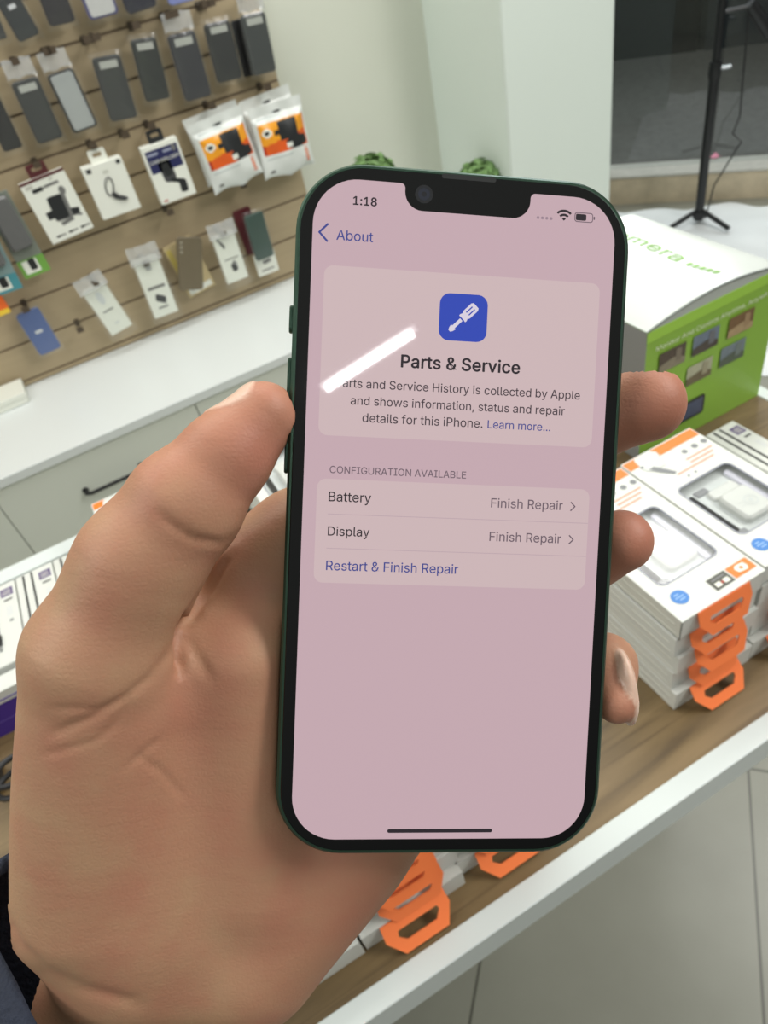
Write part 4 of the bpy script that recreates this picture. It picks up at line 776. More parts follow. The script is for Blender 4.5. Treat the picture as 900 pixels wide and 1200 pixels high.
def skin_mat():
    m = bpy.data.materials.new('skin'); m.use_nodes = True; n = m.node_tree.nodes; Lk = m.node_tree.links; bs = n['Principled BSDF']
    a = n.new('ShaderNodeAttribute'); a.attribute_name = 'flush'
    t = n.new('ShaderNodeTexCoord'); nz = n.new('ShaderNodeTexNoise'); nz.inputs['Scale'].default_value = 70; nz.inputs['Detail'].default_value = 5; Lk.new(t.outputs['Object'], nz.inputs['Vector'])
    mx0 = n.new('ShaderNodeMix'); mx0.data_type = 'RGBA'; mx0.inputs[6].default_value = (*lin((186, 148, 116)), 1); mx0.inputs[7].default_value = (*lin((184, 132, 106)), 1)
    rr = n.new('ShaderNodeMapRange'); rr.inputs[1].default_value = .35; rr.inputs[2].default_value = .68; Lk.new(nz.outputs['Fac'], rr.inputs[0]); Lk.new(rr.outputs[0], mx0.inputs[0])
    mx = n.new('ShaderNodeMix'); mx.data_type = 'RGBA'; Lk.new(a.outputs['Fac'], mx.inputs[0]); Lk.new(mx0.outputs[2], mx.inputs[6]); mx.inputs[7].default_value = (*lin((180, 114, 95)), 1)
    a2 = n.new('ShaderNodeAttribute'); a2.attribute_name = 'nail'
    mn = n.new('ShaderNodeMix'); mn.data_type = 'RGBA'; Lk.new(a2.outputs['Fac'], mn.inputs[0]); Lk.new(mx.outputs[2], mn.inputs[6]); mn.inputs[7].default_value = (*lin((224, 190, 170)), 1)
    Lk.new(mn.outputs[2], bs.inputs['Base Color'])
    rg_ = n.new('ShaderNodeMapRange'); rg_.inputs[3].default_value = .5; rg_.inputs[4].default_value = .25; Lk.new(a2.outputs['Fac'], rg_.inputs[0]); Lk.new(rg_.outputs[0], bs.inputs['Roughness'])
    bs.inputs['Subsurface Weight'].default_value = .1; bs.inputs['Subsurface Radius'].default_value = (1, .35, .2); bs.inputs['Subsurface Scale'].default_value = .003
    bs.inputs['Specular IOR Level'].default_value = .35
    v1 = n.new('ShaderNodeTexVoronoi'); v1.inputs['Scale'].default_value = 900; v1.feature = 'DISTANCE_TO_EDGE'; Lk.new(t.outputs['Object'], v1.inputs['Vector'])
    mp = n.new('ShaderNodeMapping'); mp.inputs['Rotation'].default_value = (0, 0, .9); mp.inputs['Scale'].default_value = (60, 420, 120); Lk.new(t.outputs['Object'], mp.inputs[0])
    n2 = n.new('ShaderNodeTexNoise'); n2.inputs['Scale'].default_value = 1; n2.inputs['Detail'].default_value = 5; Lk.new(mp.outputs[0], n2.inputs['Vector'])
    b1 = n.new('ShaderNodeBump'); b1.inputs['Strength'].default_value = .16; b1.inputs['Distance'].default_value = .0006; Lk.new(n2.outputs['Fac'], b1.inputs['Height'])
    b2 = n.new('ShaderNodeBump'); b2.inputs['Strength'].default_value = .25; b2.inputs['Distance'].default_value = .0003; Lk.new(v1.outputs['Distance'], b2.inputs['Height']); Lk.new(b1.outputs[0], b2.inputs['Normal'])
    Lk.new(b2.outputs[0], bs.inputs['Normal']); return m
na = me.color_attributes.new('nail', 'FLOAT_COLOR', 'POINT'); na.data.foreach_set('color', np.stack([nail, nail, nail, np.ones_like(nail)], 1).ravel())
me.materials.append(skin_mat())
me.polygons.foreach_set('use_smooth', [True]*len(Fq)); me.update()
person = bpy.data.objects.new('person', me); COL.objects.link(person); person.matrix_world = PER
tag(person, 'left hand of a person in a dark navy sleeve gripping the phone from behind', 'person')
# sleeve
navy = mat('navy_fabric', (38, 44, 60), .85, noise=.3, scale=600, bump=.5)
rim = [L(-9, 1035, -32), L(-14, 1090, -22), L(14, 1150, -6), L(60, 1232, 2), L(150, 1290, 6), L(250, 1270, 0), L(312, 1215, -14), L(322, 1192, -28), L(290, 1150, -44), L(200, 1080, -54), L(80, 1010, -52), L(10, 1000, -44)]
NR = 48; rp_ = []
for k in range(NR):      # closed Catmull-Rom
    s_ = k/NR*len(rim); i = int(s_); t = s_-i; p = [rim[(i+j-1) % len(rim)] for j in range(4)]
    rp_.append(.5*((2*p[1])+(p[2]-p[0])*t+(2*p[0]-5*p[1]+4*p[2]-p[3])*t*t+(3*p[1]-p[0]-3*p[2]+p[3])*t**3))
rp_ = np.array(rp_); cen = rp_.mean(0); ax = L(-40, 1700, -4)-L(150, 1190, -22); ax /= np.linalg.norm(ax)
vs = []; rings = [(0.955, 3), (.965, 0), (1.0, 0), (1.03, 3), (1.03, 8), (1.06, 14), (1.0, 22), (1.08, 34), (1.02, 46), (1.1, 60), (1.1, 82)]
for i, (sc, dd) in enumerate(rings):
    c0 = cen+ax*dd
    for k in range(NR):
        q = rp_[k]-cen; along = (q@ax)*min(1, dd/60); q = q-ax*along
        vs.append(tuple((c0+q*(sc+.02*math.sin(k*.9+i*1.7)*(i > 4))-P0)*mm))
fs = [(i*NR+k, i*NR+(k+1) % NR, (i+1)*NR+(k+1) % NR, (i+1)*NR+k) for i in range(len(rings)-1) for k in range(NR)]
b = MB(); b.add(vs, fs, navy); sl_ = b.build('sleeve', person, angle=80); sl_['label'] = 'dark navy sleeve cuff'

# ------------------------------------------------------------------ boxed chargers with orange hang tabs
card_w = mat('white_card', (211, 213, 207), .4); card_e = mat('white_card_edge', (206, 206, 196), .6, noise=.06, scale=40)
orange = mat('orange_print', (238, 122, 40), .4); tab_m = mat('orange_tab', (255, 132, 72), .45); ink_g = mat('grey_ink', (128, 130, 132), .5); seal_m = mat('blue_seal', (62, 124, 196), .4)
dark_b = mat('dark_badge', (84, 84, 76), .5); red_i = mat('faint_red_ink', (206, 146, 112), .5); win_f = mat('window_edge_grey', (150, 152, 164), .35); well_m = mat('window_well', (198, 204, 202), .5)
plast_w = mat('white_charger_plastic', (206, 209, 204), .3); steel = mat('plug_steel', (150, 152, 152), .3, metal=.6); mark_w = mat('pale_mark', (226, 226, 214), .5)
BW, BL, BH = .083, .158, .0218
def ang_rect(x0, y0, x1, y1, r): return rrect(x1-x0, y1-y0, r, 5, (x0+x1)/2, (y0+y1)/2)
def charger(matrix, label, tab_tilt, printed=True, group=None, shift=0, plain=False, tab=True):
    t = thing('charger_box', label, 'box', matrix, group); z = BH
    wl = ang_rect(.012, .033, .071, .103, .006); wz = z-.009
    b = MB()
    if printed:
        b.plate([rect(0, 0, BW, BL), wl], z-.0006, z, card_w)
        b.box(0, BW, 0, .0005, 0, z-.0006, card_w); b.box(0, BW, BL-.0005, BL, 0, z-.0006, card_w); b.box(0, .0005, 0, BL, 0, z-.0006, card_e); b.box(BW-.0005, BW, 0, BL, 0, z-.0006, card_w); b.box(0, BW, 0, BL, 0, .0006, card_w)
    else: b.box(0, BW, 0, BL, 0, z, card_w)
    if not plain:                            # seams of the sleeve on the long side
        b.box(-.0004, 0, .004, BL-.004, .003, .0042, card_e); b.box(-.0004, 0, .006, BL-.01, .0125, .0136, card_e)
    c = b.build('carton', t)
    if printed:
        b = MB(); b.plate([ang_rect(.0112, .0322, .0718, .1038, .0066), ang_rect(.0124, .0334, .0706, .1026, .0056)], z-.001, z+.0003, win_f); b.build('window_rim', t)
        b = MB(); b.flat([rect(.004, .02, .079, .115)], wz+.001, well_m)
        b.slab(.030, .034, .005, wz-.006, wz+.008, .002, plast_w, T(.047, .060, 0)); b.slab(.030, .012, .004, wz-.006, wz+.004, .0015, plast_w, T(.047, .083, 0)); b.slab(.014, .008, .002, wz-.006, wz+.002, .001, ink_g, T(.032, .093, 0))
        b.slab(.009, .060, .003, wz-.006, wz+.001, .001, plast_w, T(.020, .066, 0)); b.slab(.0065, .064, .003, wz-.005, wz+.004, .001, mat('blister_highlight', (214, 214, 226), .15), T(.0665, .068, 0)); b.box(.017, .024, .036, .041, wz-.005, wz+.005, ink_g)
        ring_o, ring_i = circ(.006, 20, .05, .058), circ(.0048, 20, .05, .058); b.flat([ring_o, ring_i], wz+.0083, well_m); b.box(.038, .042, .056, .0565, wz+.0082, wz+.0084, well_m); b.box(.038, .042, .060, .0605, wz+.0082, wz+.0084, well_m); b.flat([circ(.002, 10, .05, .058)], wz+.0083, well_m)
        o = b.build('charger', t); o['label'] = 'white charger seen through the window'
        b = MB(); b.flat([ang_rect(.0118, .0328, .0712, .1032, .006)], z-.0004, clear_mat('clear_film', (1, 1, 1), .07, .03, .1)); b.build('clear_window', t)
        e = z+.00025
        b = MB(); b.flat([rect(.001, .1455, BW-.001, .1565)], e, orange)
        b.flat([[(.012, .152), (.014, .156), (.032, .1565), (.036, .152), (.034, .140), (.030, .133), (.014, .134), (.0105, .140)]], e+.0002, plast_w); b.flat([[(.014, .137), (.020, .1375), (.026, .128), (.030, .120), (.027, .119), (.018, .130)]], e+.0003, ink_g); b.flat([circ(.0013, 8, .012, .143)], e+.0004, ink_g)
        for k, xx in enumerate((.055, .067, .078)): b.flat([circ(.0030 if k else .0026, 14, xx, .136)], e, ink_g)
        for k in range(3): b.flat([rect(.048-.02*(k == 2), .126-.005*k, .078-.004*k, .1275-.005*k)], e, red_i)
        for k in range(2): b.flat([circ(.0012, 8, .034+.008*k, .110)], e, ink_g)
        b.build('top_print', t)
        b = MB(); n = 40; b.flat([[((.0072 if k % 2 else .0064)*math.cos(2*math.pi*k/n)+.0155, (.0072 if k % 2 else .0064)*math.sin(2*math.pi*k/n)+.018) for k in range(n)]], e, seal_m)
        for k, (q0, q1) in enumerate(((-.0032, .001), (-.004, .0036), (-.002, .0032))): b.flat([rect(.0155+q0, .0202-.0026*k, .0155+q1, .0212-.0026*k)], e+.0002, mat('seal_mark', (150, 186, 224), .5))
        b.build('blue_seal', t)
        b = MB(); b.flat([rect(.041, .006, .059, .018)], e, dark_b)
        for q in ((.0435, .008, .0485, .0122), (.0515, .008, .0565, .0122)): b.flat([rect(*q)], e+.0002, mark_w)
        b.flat([circ(.0013, 10, .050, .0102)], e+.0003, mat('badge_red', (170, 70, 50), .5)); b.flat([rect(.044, .0145, .056, .0155)], e+.0002, ink_g)
        b.flat([rect(.0605, .0065, .081, .018)], e, orange); b.flat([[(.0665, .0095), (.0745, .0085), (.0765, .0115), (.0755, .0155), (.068, .0160), (.0655, .0135)], circ(.0016, 10, .071, .0122)], e+.0002, mark_w); b.build('badge', t)
    if not tab: return t
    # hang tab: a slotted six-cornered loop hinged at the top front edge
    b = MB(); X = T(.0405+shift, -.0004, z-.001) @ RX(90-tab_tilt)
    out = [(-.0255, 0), (.0255, 0), (.0262, -.011), (.0185, -.0255), (-.0165, -.0255), (-.0262, -.012)]
    hole = [(-.0150, -.0085), (.0165, -.0085), (.0172, -.0115), (.0125, -.0172), (-.0115, -.0172), (-.0165, -.0125)]
    b.plate([out, hole], -.0005, .0005, tab_m, X); o = b.build('hang_tab', t); o['label'] = 'orange plastic hanging loop'
    return t
rnd = random.Random(3)
def stack(x, y, lab, n=5, jig=.002, plain_under=None, tilts=(24, 20, 26, 18, 55), group=None, tops=True, tabs=True):
    names = ['lowest', 'second lowest', 'middle', 'second topmost', 'topmost']
    for k in range(n):
        z = WOOD+.0003+k*(BH+.0005); top = k == n-1
        dx = rnd.uniform(-jig, jig) if not top else 0; dy = rnd.uniform(-jig, jig) if not top else 0
        if k == 0: dy -= .006
        label = f'white boxed charger, {names[k]} {lab}' if plain_under is None or top else plain_under
        charger(T(x+dx, y+dy, z), label, tilts[(4-k) if n == 5 else k], printed=top and tops, group=group if plain_under and not top else None, shift=dx, tab=tabs)
T1 = (20, 24, 26, 24, 42)
stack(.276, .222, 'of the tall stack beside the middle fingertip', tilts=T1)
stack(.361, .224, 'of the tall stack at the photo right edge', tilts=T1)
HB = 'white boxed charger lying under others in a front stack mostly hidden by the phone'
stack(.053, .206, 'of the stack behind the phone bottom edge', plain_under=HB, group='boxed chargers hidden by the phone', tilts=T1, tops=False)
stack(-.0275, .203, 'of the front stack by the heel of the hand', tilts=T1, tops=False)
stack(-.113, .199, 'of the leftmost front stack behind the hand', n=3, tilts=(20, 20, 20), tops=False, tabs=False)
HR = 'white boxed charger lying under others in the rear stacks behind the thumb'
stack(-.087, .530, 'of the rear stack left of the thumb', plain_under=HR, group='boxed chargers hidden in the rear stacks')
stack(.066, .530, 'of the rear stack behind phone', plain_under=HR, group='boxed chargers hidden in the rear stacks')

# ------------------------------------------------------------------ earphone packs in a purple tray
purple = mat('purple_print', (70, 46, 138), .4); purple2 = mat('purple_light', (104, 84, 168), .4); black_c = mat('black_cable', (30, 30, 32), .5); lab_p = mat('purple_label', (92, 76, 120), .5)
def cable_pack(matrix, label, group=None):
    t = thing('cable_pack', label, 'box', matrix, group); w_, l_, h_ = .0405, .122, .018
    b = MB(); b.box(0, w_, 0, l_, 0, h_, card_w); bevel(b.build('carton', t), .0008)
    e = h_+.0002; b = MB(); b.flat([rect(.0245, l_-.022, .0375, l_-.009)], e, lab_p)
    for q in ((.0262, .0355, .0155, .0165), (.027, .035, .0125, .0135), (.0268, .0352, .0185, .0195)): b.flat([rect(q[0], l_-q[3], q[1], l_-q[2])], e+.0002, mark_w)
    b.flat([rect(.027, l_-.030, .036, l_-.0275)], e, black_c); b.flat([rect(.0285, l_-.054, .0345, l_-.040)], e, mat('pale_grey_print', (206, 208, 206), .5)); b.flat([rect(.030, l_-.064, .034, l_-.0605)], e, ink_g); b.build('printed_label', t)
    b = MB()
    for x_ in (.0085, .0175):
        b.tube([(x_, l_-.003, e), (x_, l_-.075, e), (x_+.0006, l_-.078, e)], .0011, black_c, n=6); b.slab(.0045, .016, .0015, h_, h_+.003, .0008, black_c, T(x_+.0004, l_-.086, 0)); b.slab(.0028, .008, .0005, h_, h_+.0018, .0004, steel, T(x_+.0004, l_-.097, 0))
    o = b.build('cable', t); o['label'] = 'black cable ends'
    return t
t = thing('display_tray', 'purple cardboard display tray with white rim at the left under the earphone packs', 'tray', T(-.36, .551, WOOD))
b = MB(); b.box(0, .262, 0, .147, 0, .0405, purple); b.build('tray_body', t)
b = MB(); b.box(0, .262, -.0006, .020, .0405, .055, card_w); b.box(.02, .245, -.0010, -.0006, .0440, .0455, purple2); o = b.build('front_rim', t); o['label'] = 'white front rim'
b = MB(); XF = T(.148, -.0004, .0235) @ FRONT
b.flat([rect(-.14, -.0055, .11, -.0040)], 0, purple2, XF)
pts = [(.0055*math.cos(a), .0055*math.sin(a)+.0075, 0) for a in [math.radians(q) for q in range(200, 341, 14)]]
b.tube([(-.0055, .0125, 0)]+[(p[0], p[1], 0) for p in pts]+[(.0055, .0125, 0)], .0008, purple2, XF, 6); b.build('headset_print', t)
PKL = ['farthest left in the purple tray', 'second from the left in the purple tray', 'third from the left in the purple tray', 'fourth from the left in the purple tray', 'fifth from the left in the purple tray', 'last in the purple tray, behind the thumb']
for k in range(5): cable_pack(T(-.197+.042*(k-3)+.0005, .576, WOOD+.0412), 'white cable pack with black cables, '+PKL[k])
for k, lab in enumerate(('beside the right charger stack', 'second from the right charger stack', 'third from the right charger stack, at the counter end')):
    cable_pack(T(.4535+.0425*k, .318, WOOD+.0004), 'white cable pack on the oak, '+lab)
# black plug lead lying on the oak below the tray
t = thing('charging_lead', 'black charging lead lying coiled on the oak below the purple tray', 'cable', T(-.245, .475, WOOD+.0065))
b = MB(); b.tube([(.012+.03*math.cos(a*.3)*(1-.01*a), .018*math.sin(a*.3), .002+.0008*a) for a in range(0, 46)], .0028, black_c, n=8); b.build('cord', t)
b = MB(); b.slab(.024, .030, .004, -.004, .012, .002, black_c, T(-.025, .028, 0)); b.build('plug', t)

# ------------------------------------------------------------------ green camera carton
leaf_g = mat('lime_print', (138, 180, 66), .4, noise=.08, scale=9); lime2 = mat('lime_bright', (158, 204, 74), .4); grey_s = mat('grey_carton_side', (140, 142, 140), .5); gloss_w = mat('gloss_white_card', (206, 211, 206), .22)
gx, gy, gw, gd, gh = .471, .47, .184, .222, .164
t = thing('camera_carton', 'lime green carton with white bulging lid and small pictures behind the index finger', 'box', T(gx, gy, WOOD+.0005))
b = MB(); b.box(0, gw, 0, gd, 0, gh, leaf_g); b.box(-.0006, 0, 0, gd, 0, gh, grey_s); b.box(0, gw, -.0006, 0, gh-.012, gh, lime2); b.build('carton', t)
def lid(u, v): 
    return (gw*u, gd*v, gh+.0008+.011*math.sin(math.pi*min(1, u*1.0))**.8*(1-.25*v)+.002*math.sin(v*9+u*3)*math.sin(math.pi*u))
b = MB(); b.grid(lid, 30, 30, lambda u, v: gloss_w)
n = 31; edge = [lid(k/30, 0) for k in range(31)]
b.add([tuple(p) for p in edge]+[(p[0], p[1], gh) for p in edge], [(k, k+1, 32+k, 31+k) for k in range(30)], mat('lid_edge', (176, 182, 176), .5))
edge = [lid(0, k/30) for k in range(31)]; b.tube([(p[0], p[1]-.0003, p[2]) for p in [lid(k/30, 0) for k in range(31)]], .0011, mat('lid_fold', (120, 126, 122), .6), n=6)
o = b.build('lid', t); o['label'] = 'white bulging lid'
ROT = T(.112, .205, 0) @ RZ(-90)
b = MB(); lg = mat('green_lettering', (128, 172, 84), .5)
def lidtext(st, x0, x1, y, m, h):
    q = MB(); q.text(st, x0, x1, y, m, I4, 'r', h)
    X = T(.098, .046, 0) @ RZ(0)
    vs = []
    for p in q.v:
        v = ROT @ Vector(p); u_, v_ = v.x/gw, v.y/gd; z = lid(min(max(u_, 0), 1), min(max(v_, 0), 1))[2]; vs.append((v.x, v.y, z+.0005))
    b.add(vs, q.f, m)
lidtext('Camera', .0, .130, 0, lg, .036)
for k_ in range(5):
    v_ = [ROT @ Vector((.140+.009*k_+q, r_, 0)) for q, r_ in ((0, 0), (.006, 0), (.006, .008), (0, .008))]
    b.add([(p.x, p.y, lid(p.x/gw, p.y/gd)[2]+.0006) for p in v_], [(0, 1, 2, 3)], lg)
o = b.build('lid_lettering', t); o['label'] = 'pale green lettering'
b = MB(); XF = T(0, -.0012, 0) @ FRONT
white_t = mat('white_lettering', (226, 234, 206), .5)
b.text('Monitor And Control Anytime, Anywhere', .012, .180, gh-.026, white_t, XF, 'r', .0105); o = b.build('front_lettering', t); o['label'] = 'white lettering'
pics = [(.018, .108, (84, 72, 62), (136, 128, 108)), (.064, .108, (112, 124, 140), (80, 72, 66)), (.114, .108, (120, 92, 62), (172, 148, 112)), (.060, .072, (176, 176, 150), (110, 100, 76)), (.108, .074, (118, 130, 138), (86, 96, 82)), (.052, .024, (66, 72, 92), (44, 46, 56))]
for k, (x_, z_, c1, c2) in enumerate(pics):
    b = MB(); x2, z2 = x_+.036, z_+.024
    b.flat([[(x_, z_), (x2, z_), (x2, z2), (x_, z2)]], 0, mat('photo_a%d' % k, c1, .5, noise=.3, scale=140), XF); b.flat([[(x_, z_), (x2, z_), (x2, z_+.007), (x_+.02, z_+.013), (x_, z_+.009)]], .0003, mat('photo_b%d' % k, c2, .5, noise=.3, scale=160), XF)
    b.flat([[(x_+.022, z_+.006), (x_+.030, z_+.006), (x_+.030, z_+.02), (x_+.022, z_+.022)]], .0004, mat('photo_c%d' % k, tuple((p+q)//2+14 for p, q in zip(c1, c2)), .5), XF)
    b.build('picture', t)
b = MB(); b.plate([rrect(.040, .026, .003, 4, .072, .036)], 0, .0004, mat('tablet_black', (36, 36, 42), .3), XF); b.flat([rrect(.034, .020, .001, 3, .072, .036)], .0006, mat('tablet_screen', (72, 80, 104), .3, noise=.4, scale=120), XF); b.build('tablet_picture', t)
# small yellow and black leaflet at the foot of the carton
t = thing('leaflet', 'small yellow and black printed card leaning at the foot of the green carton', 'card', T(.462, .43, WOOD+.001) @ RX(-68))
b = MB(); b.box(-.028, .028, 0, .0012, 0, .036, mat('leaflet_black', (44, 42, 36), .5)); b.build('card', t)
b = MB(); 
for k in range(3): b.flat([circ(.006, 12, -.016+.016*k, .020), circ(.0038, 12, -.016+.016*k, .020)], 0, mat('leaflet_yellow', (214, 178, 40), .5), T(0, -.0004, 0) @ FRONT)
b.build('yellow_print', t)

# ------------------------------------------------------------------ goods hanging on the slat wall
hook_m = mat('hook_metal', (96, 86, 74), .4, metal=.6); tag_d = mat('price_holder', (74, 62, 48), .5); label_m = mat('paper_label', (176, 178, 172), .6); pouch_m = clear_mat('clear_pouch', (.97, .98, .97), .05, .025, .2); header_m = clear_mat('header_film', (.9, .92, .92), .22, .45, .25)
GY = 2.245
HK = {}
def hook(x, z, label, depth=.07):
    """bracket on the slat groove, a peg and its price holder"""
    z = min(gz, key=lambda g: abs(g-z))
    key = len(HK); M_ = T(x, WALL_Y, z)
    if not HK:
        t = thing('display_hook', label, 'hook', M_)
        b = MB(); b.box(-.007, .007, -.004, .0, -.010, .010, hook_m); b.build('bracket', t)
        b = MB(); b.tube([(0, -.003, 0), (0, -depth, 0), (0, -depth-.006, .006)], .0022, hook_m); b.build('peg', t)
        b = MB(); b.box(-.010, .010, -depth-.010, -depth-.007, -.002, .014, tag_d); b.build('price_holder', t)
        HK[0] = t
    else: HK[key] = dup(HK[0], M_, label)
def quad(q, Y=GY):
    P = [onY(x, y, Y) for x, y in q]; tl, tr, br, bl = P
    w_ = ((tr-tl).length+(br-bl).length)/2; h_ = ((bl-tl).length+(br-tr).length)/2
    c = (tl+tr+br+bl)/4; d = ((tr-tl)+(br-bl)); a = math.atan2(d.z, d.x)
    return T(c.x, Y, c.z) @ Matrix.Rotation(-a, 4, 'Y'), w_, h_, c
cols = {}
def cm(rgb, rough=.45): 
    return mat('tone_%d_%d_%d' % rgb, rgb, rough, noise=.06, scale=60)
def phone_case(q, body, label, kind='label', Y=GY, pouch=True, header=False, inner=None, hk=True, short=''):
    M_, w_, h_, c = quad(q, Y); t = thing('phone_case', label, 'phone case', M_)
    r = w_*.14; b = MB(); b.slab(w_, h_, r, -.0045, .0045, .0018, cm(body), FRONT)
    b.build('case_body', t)
    if kind == 'label':
        b = MB(); b.plate([rect(-w_*.30, h_*.32, w_*.34, h_*.43)], .0046, .0052, label_m, FRONT); b.build('paper_label', t)
    if kind == 'frame':
        b = MB(); b.slab(w_*.84, h_*.93, r*.8, .0040, .0058, .0008, cm(inner), FRONT); o = b.build('backing', t); o['label'] = 'pale backing sheet'
    if kind == 'camera':
        b = MB()
        for k in range(3): b.flat([circ(w_*.06, 12, -w_*.33, h_*(.40-.085*k))], .0052, cm((150, 144, 128)), FRONT)
        b.build('camera_holes', t)
    if kind == 'logo':
        b = MB(); b.plate([rect(-w_*.16, -h_*.02, w_*.16, h_*.05)], .0046, .0050, cm((206, 208, 212)), FRONT); b.build('badge', t)
    if pouch:
        b = MB(); pw, phh = w_+.014, h_+.020
        def pf(u, v): 
            e = min(u, 1-u, v, 1-v); bl = .008*(1-math.exp(-e*14))
            return ((u-.5)*pw, -.0015-bl+.0008*math.sin(u*17+v*23), (v-.5)*phh)
        b.grid(pf, 10, 14, lambda u, v: pouch_m); b.build('clear_pouch', t)
    if header:
        b = MB(); hw, h0 = w_*1.05, h_/2+.006
        def hf(u, v): return ((u-.5)*hw, -.004+.003*math.sin(u*9), h0+v*.040+.002*math.sin(u*12))
        b.grid(hf, 10, 3, lambda u, v: header_m); o = b.build('header', t); o['label'] = 'crinkled clear plastic header'
    if hk: hook(c.x, c.z+h_/2+.03, 'metal hook holding the '+short)
    return t
dk = (52, 54, 54); dk2 = (40, 42, 44); bk = (30, 30, 32)
phone_case([(-19, -25), (6, -34), (46, 38), (22, 52)], (46, 50, 52), 'black phone case in a pale edged pack at the top left corner', 'logo', short='pale edged pack at the top left corner')
phone_case([(-30, 5), (-8, 0), (7, 45), (-14, 50)], (60, 60, 60), 'dark grey phone case cut off by the left edge of the photo, top row', 'plain', hk=False)
phone_case([(33, -48), (62, -56), (87, 26), (54, 32)], (40, 38, 42), 'plain black phone case third in the top row', 'plain', short='plain black case in the top row')
phone_case([(80, -50), (116, -58), (137, 15), (103, 26)], (86, 84, 130), 'violet phone case with white upper half in a clear pack, top row', 'frame', inner=(196, 196, 196), short='violet and white case in the top row')
phone_case([(125, -55), (160, -64), (184, 6), (148, 19)], (34, 34, 48), 'dark navy phone case in a clear pack, top row', 'plain', short='dark navy case in the top row')
phone_case([(176, -66), (208, -72), (231, -2), (199, 8)], (122, 132, 190), 'pale blue phone case at the right end of the top row', 'plain', short='pale blue case in the top row')
R2 = [([(-16, 112), (-2, 106), (25, 172), (-6, 180)], bk, 'plain', 'glossy black phone case at the left edge, second row', False, None),
 ([(15, 96), (47, 89), (71, 160), (42, 171)], dk, 'label', 'dark grey phone case under a clear header next to the pale grey case', True, None),
 ([(54, 89), (83, 79), (116, 146), (87, 157)], (28, 30, 32), 'frame', 'pale grey backed phone case with a black frame, second row', True, (164, 168, 168)),
 ([(106, 69), (141, 62), (160, 137), (131, 143)], (54, 56, 56), 'label', 'dark grey phone case right of the pale grey case, second row', False, None),
 ([(152, 47), (184, 42), (197, 115), (171, 120)], (40, 44, 42), 'label', 'black phone case with wrinkled pouch at the middle of the second row', False, None),
 ([(196, 42), (226, 35), (249, 111), (217, 120)], (48, 49, 54), 'label', 'dark phone case under a white printed header, second row', True, None),
 ([(237, 29), (271, 22), (281, 91), (256, 98)], (38, 40, 40), 'label', 'black phone case second from the right in the second row', False, None),
 ([(281, 18), (310, 13), (323, 82), (297, 90)], (56, 60, 60), 'label', 'charcoal phone case at the right end of the second row', True, None)]
SH2 = ['glossy black case at the left edge', 'case left of the pale grey one', 'pale grey backed case', 'case right of the pale grey one', 'black case in a wrinkled pouch', 'dark case under a white header', 'black case second from the row end', 'charcoal case at the row end']
for k, (q, c_, kd, lab, hd, inn) in enumerate(R2): phone_case(q, c_, lab, kd, header=hd, inner=inn, short=SH2[k])
phone_case([(272, 24), (290, 20), (302, 86), (284, 92)], (24, 24, 26), 'thin black phone case tucked behind the charcoal case', 'plain', Y=2.272, pouch=False, hk=False)

# printed cartons
def carton(q, label, depth, front, fn, name='product_box', short='', cat='box', Y=GY, hang=None):
    M_, w_, h_, c = quad(q, Y-depth); M_ = T(0, depth/2, 0) @ M_
    t = thing(name, label, cat, M_)
    b = MB(); b.box(-w_/2, w_/2, -depth/2, depth/2, -h_/2, h_/2, front); bevel(b.build('carton', t), .0012)
    XF = T(0, -depth/2-.0004, 0) @ FRONT
    def fl(pts, m, z=0): b.flat([[(x*w_, y*h_) for x, y in pts]], z, m, XF)
    fn(t, w_, h_, XF)
    if hang:
        b = MB(); o_ = rrect(w_*.42, .034, .006, 4, 0, h_/2+.015); i_ = rrect(w_*.22, .010, .004, 4, 0, h_/2+.018)
        b.plate([o_, i_], -.0006, .0006, hang, FRONT); b.build('hang_strip', t)
    if short: hook(c.x, c.z+h_/2+.03, 'metal hook holding the '+short)
    return t
white_p = mat('white_packaging', (226, 228, 218), .45); blk = cm((34, 36, 38)); gry = cm((112, 112, 110)); maroon = cm((86, 36, 40)); navy_p = cm((34, 38, 84))
def pr(name, t, XF, w_, h_, items):
    b = MB()
    for k, (pts, m) in enumerate(items):
        b.flat([[(x*w_, y*h_) for x, y in pts]], .0002*(k % 4), m, XF)
    return b.build(name, t)
def R(x0, y0, x1, y1): return rect(x0, y0, x1, y1)
def rot(pts, a, cx=0, cy=0, asp=1.7):
    a = math.radians(a); c, s_ = math.cos(a), math.sin(a); return [(cx+x*c-y*s_, cy+(x*s_+y*c)/asp) for x, y in pts]
def mount_fn(t, w_, h_, XF):
    pr('maroon_band', t, XF, w_, h_, [(R(-.5, .455, .5, .5), maroon)])
    pr('device_print', t, XF, w_, h_, [(R(-.30, -.14, -.12, -.02), blk), (rot(rrect(.30, .20, .04, 3), -14, .25, -.15), blk), (rot(rrect(.40, .66, .06, 4), -4, .05, -.02), gry), (rot(rrect(.32, .62, .05, 4), -4, .01, -.01), blk), (rot(rrect(.30, .1, .02, 3), 8, .05, -.25), gry), (circ(.07, 14, .26, .2), gry), (rot(rrect(.12, .06, .02, 3), -30, .36, -.22), gry)])
    pr('text_print', t, XF, w_, h_, [(R(-.32, .30, -.08, .36), blk), (R(-.06, .32, .28, .36), gry), (R(-.42, .38, -.26, .43), cm((190, 190, 180))), (R(.12, .40, .2, .43), cm((190, 190, 180)))]+[(R(-.34+.29*k, -.43, -.24+.29*k, -.40), blk) for k in range(3)]+[(R(-.24+.29*k, -.425, -.12+.29*k, -.405), gry) for k in range(3)])
carton([(22, 217), (74, 195), (109, 267), (62, 287)], 'white phone mount box with maroon top band, third row left', .012, white_p, mount_fn, short='maroon banded mount box', hang=maroon)
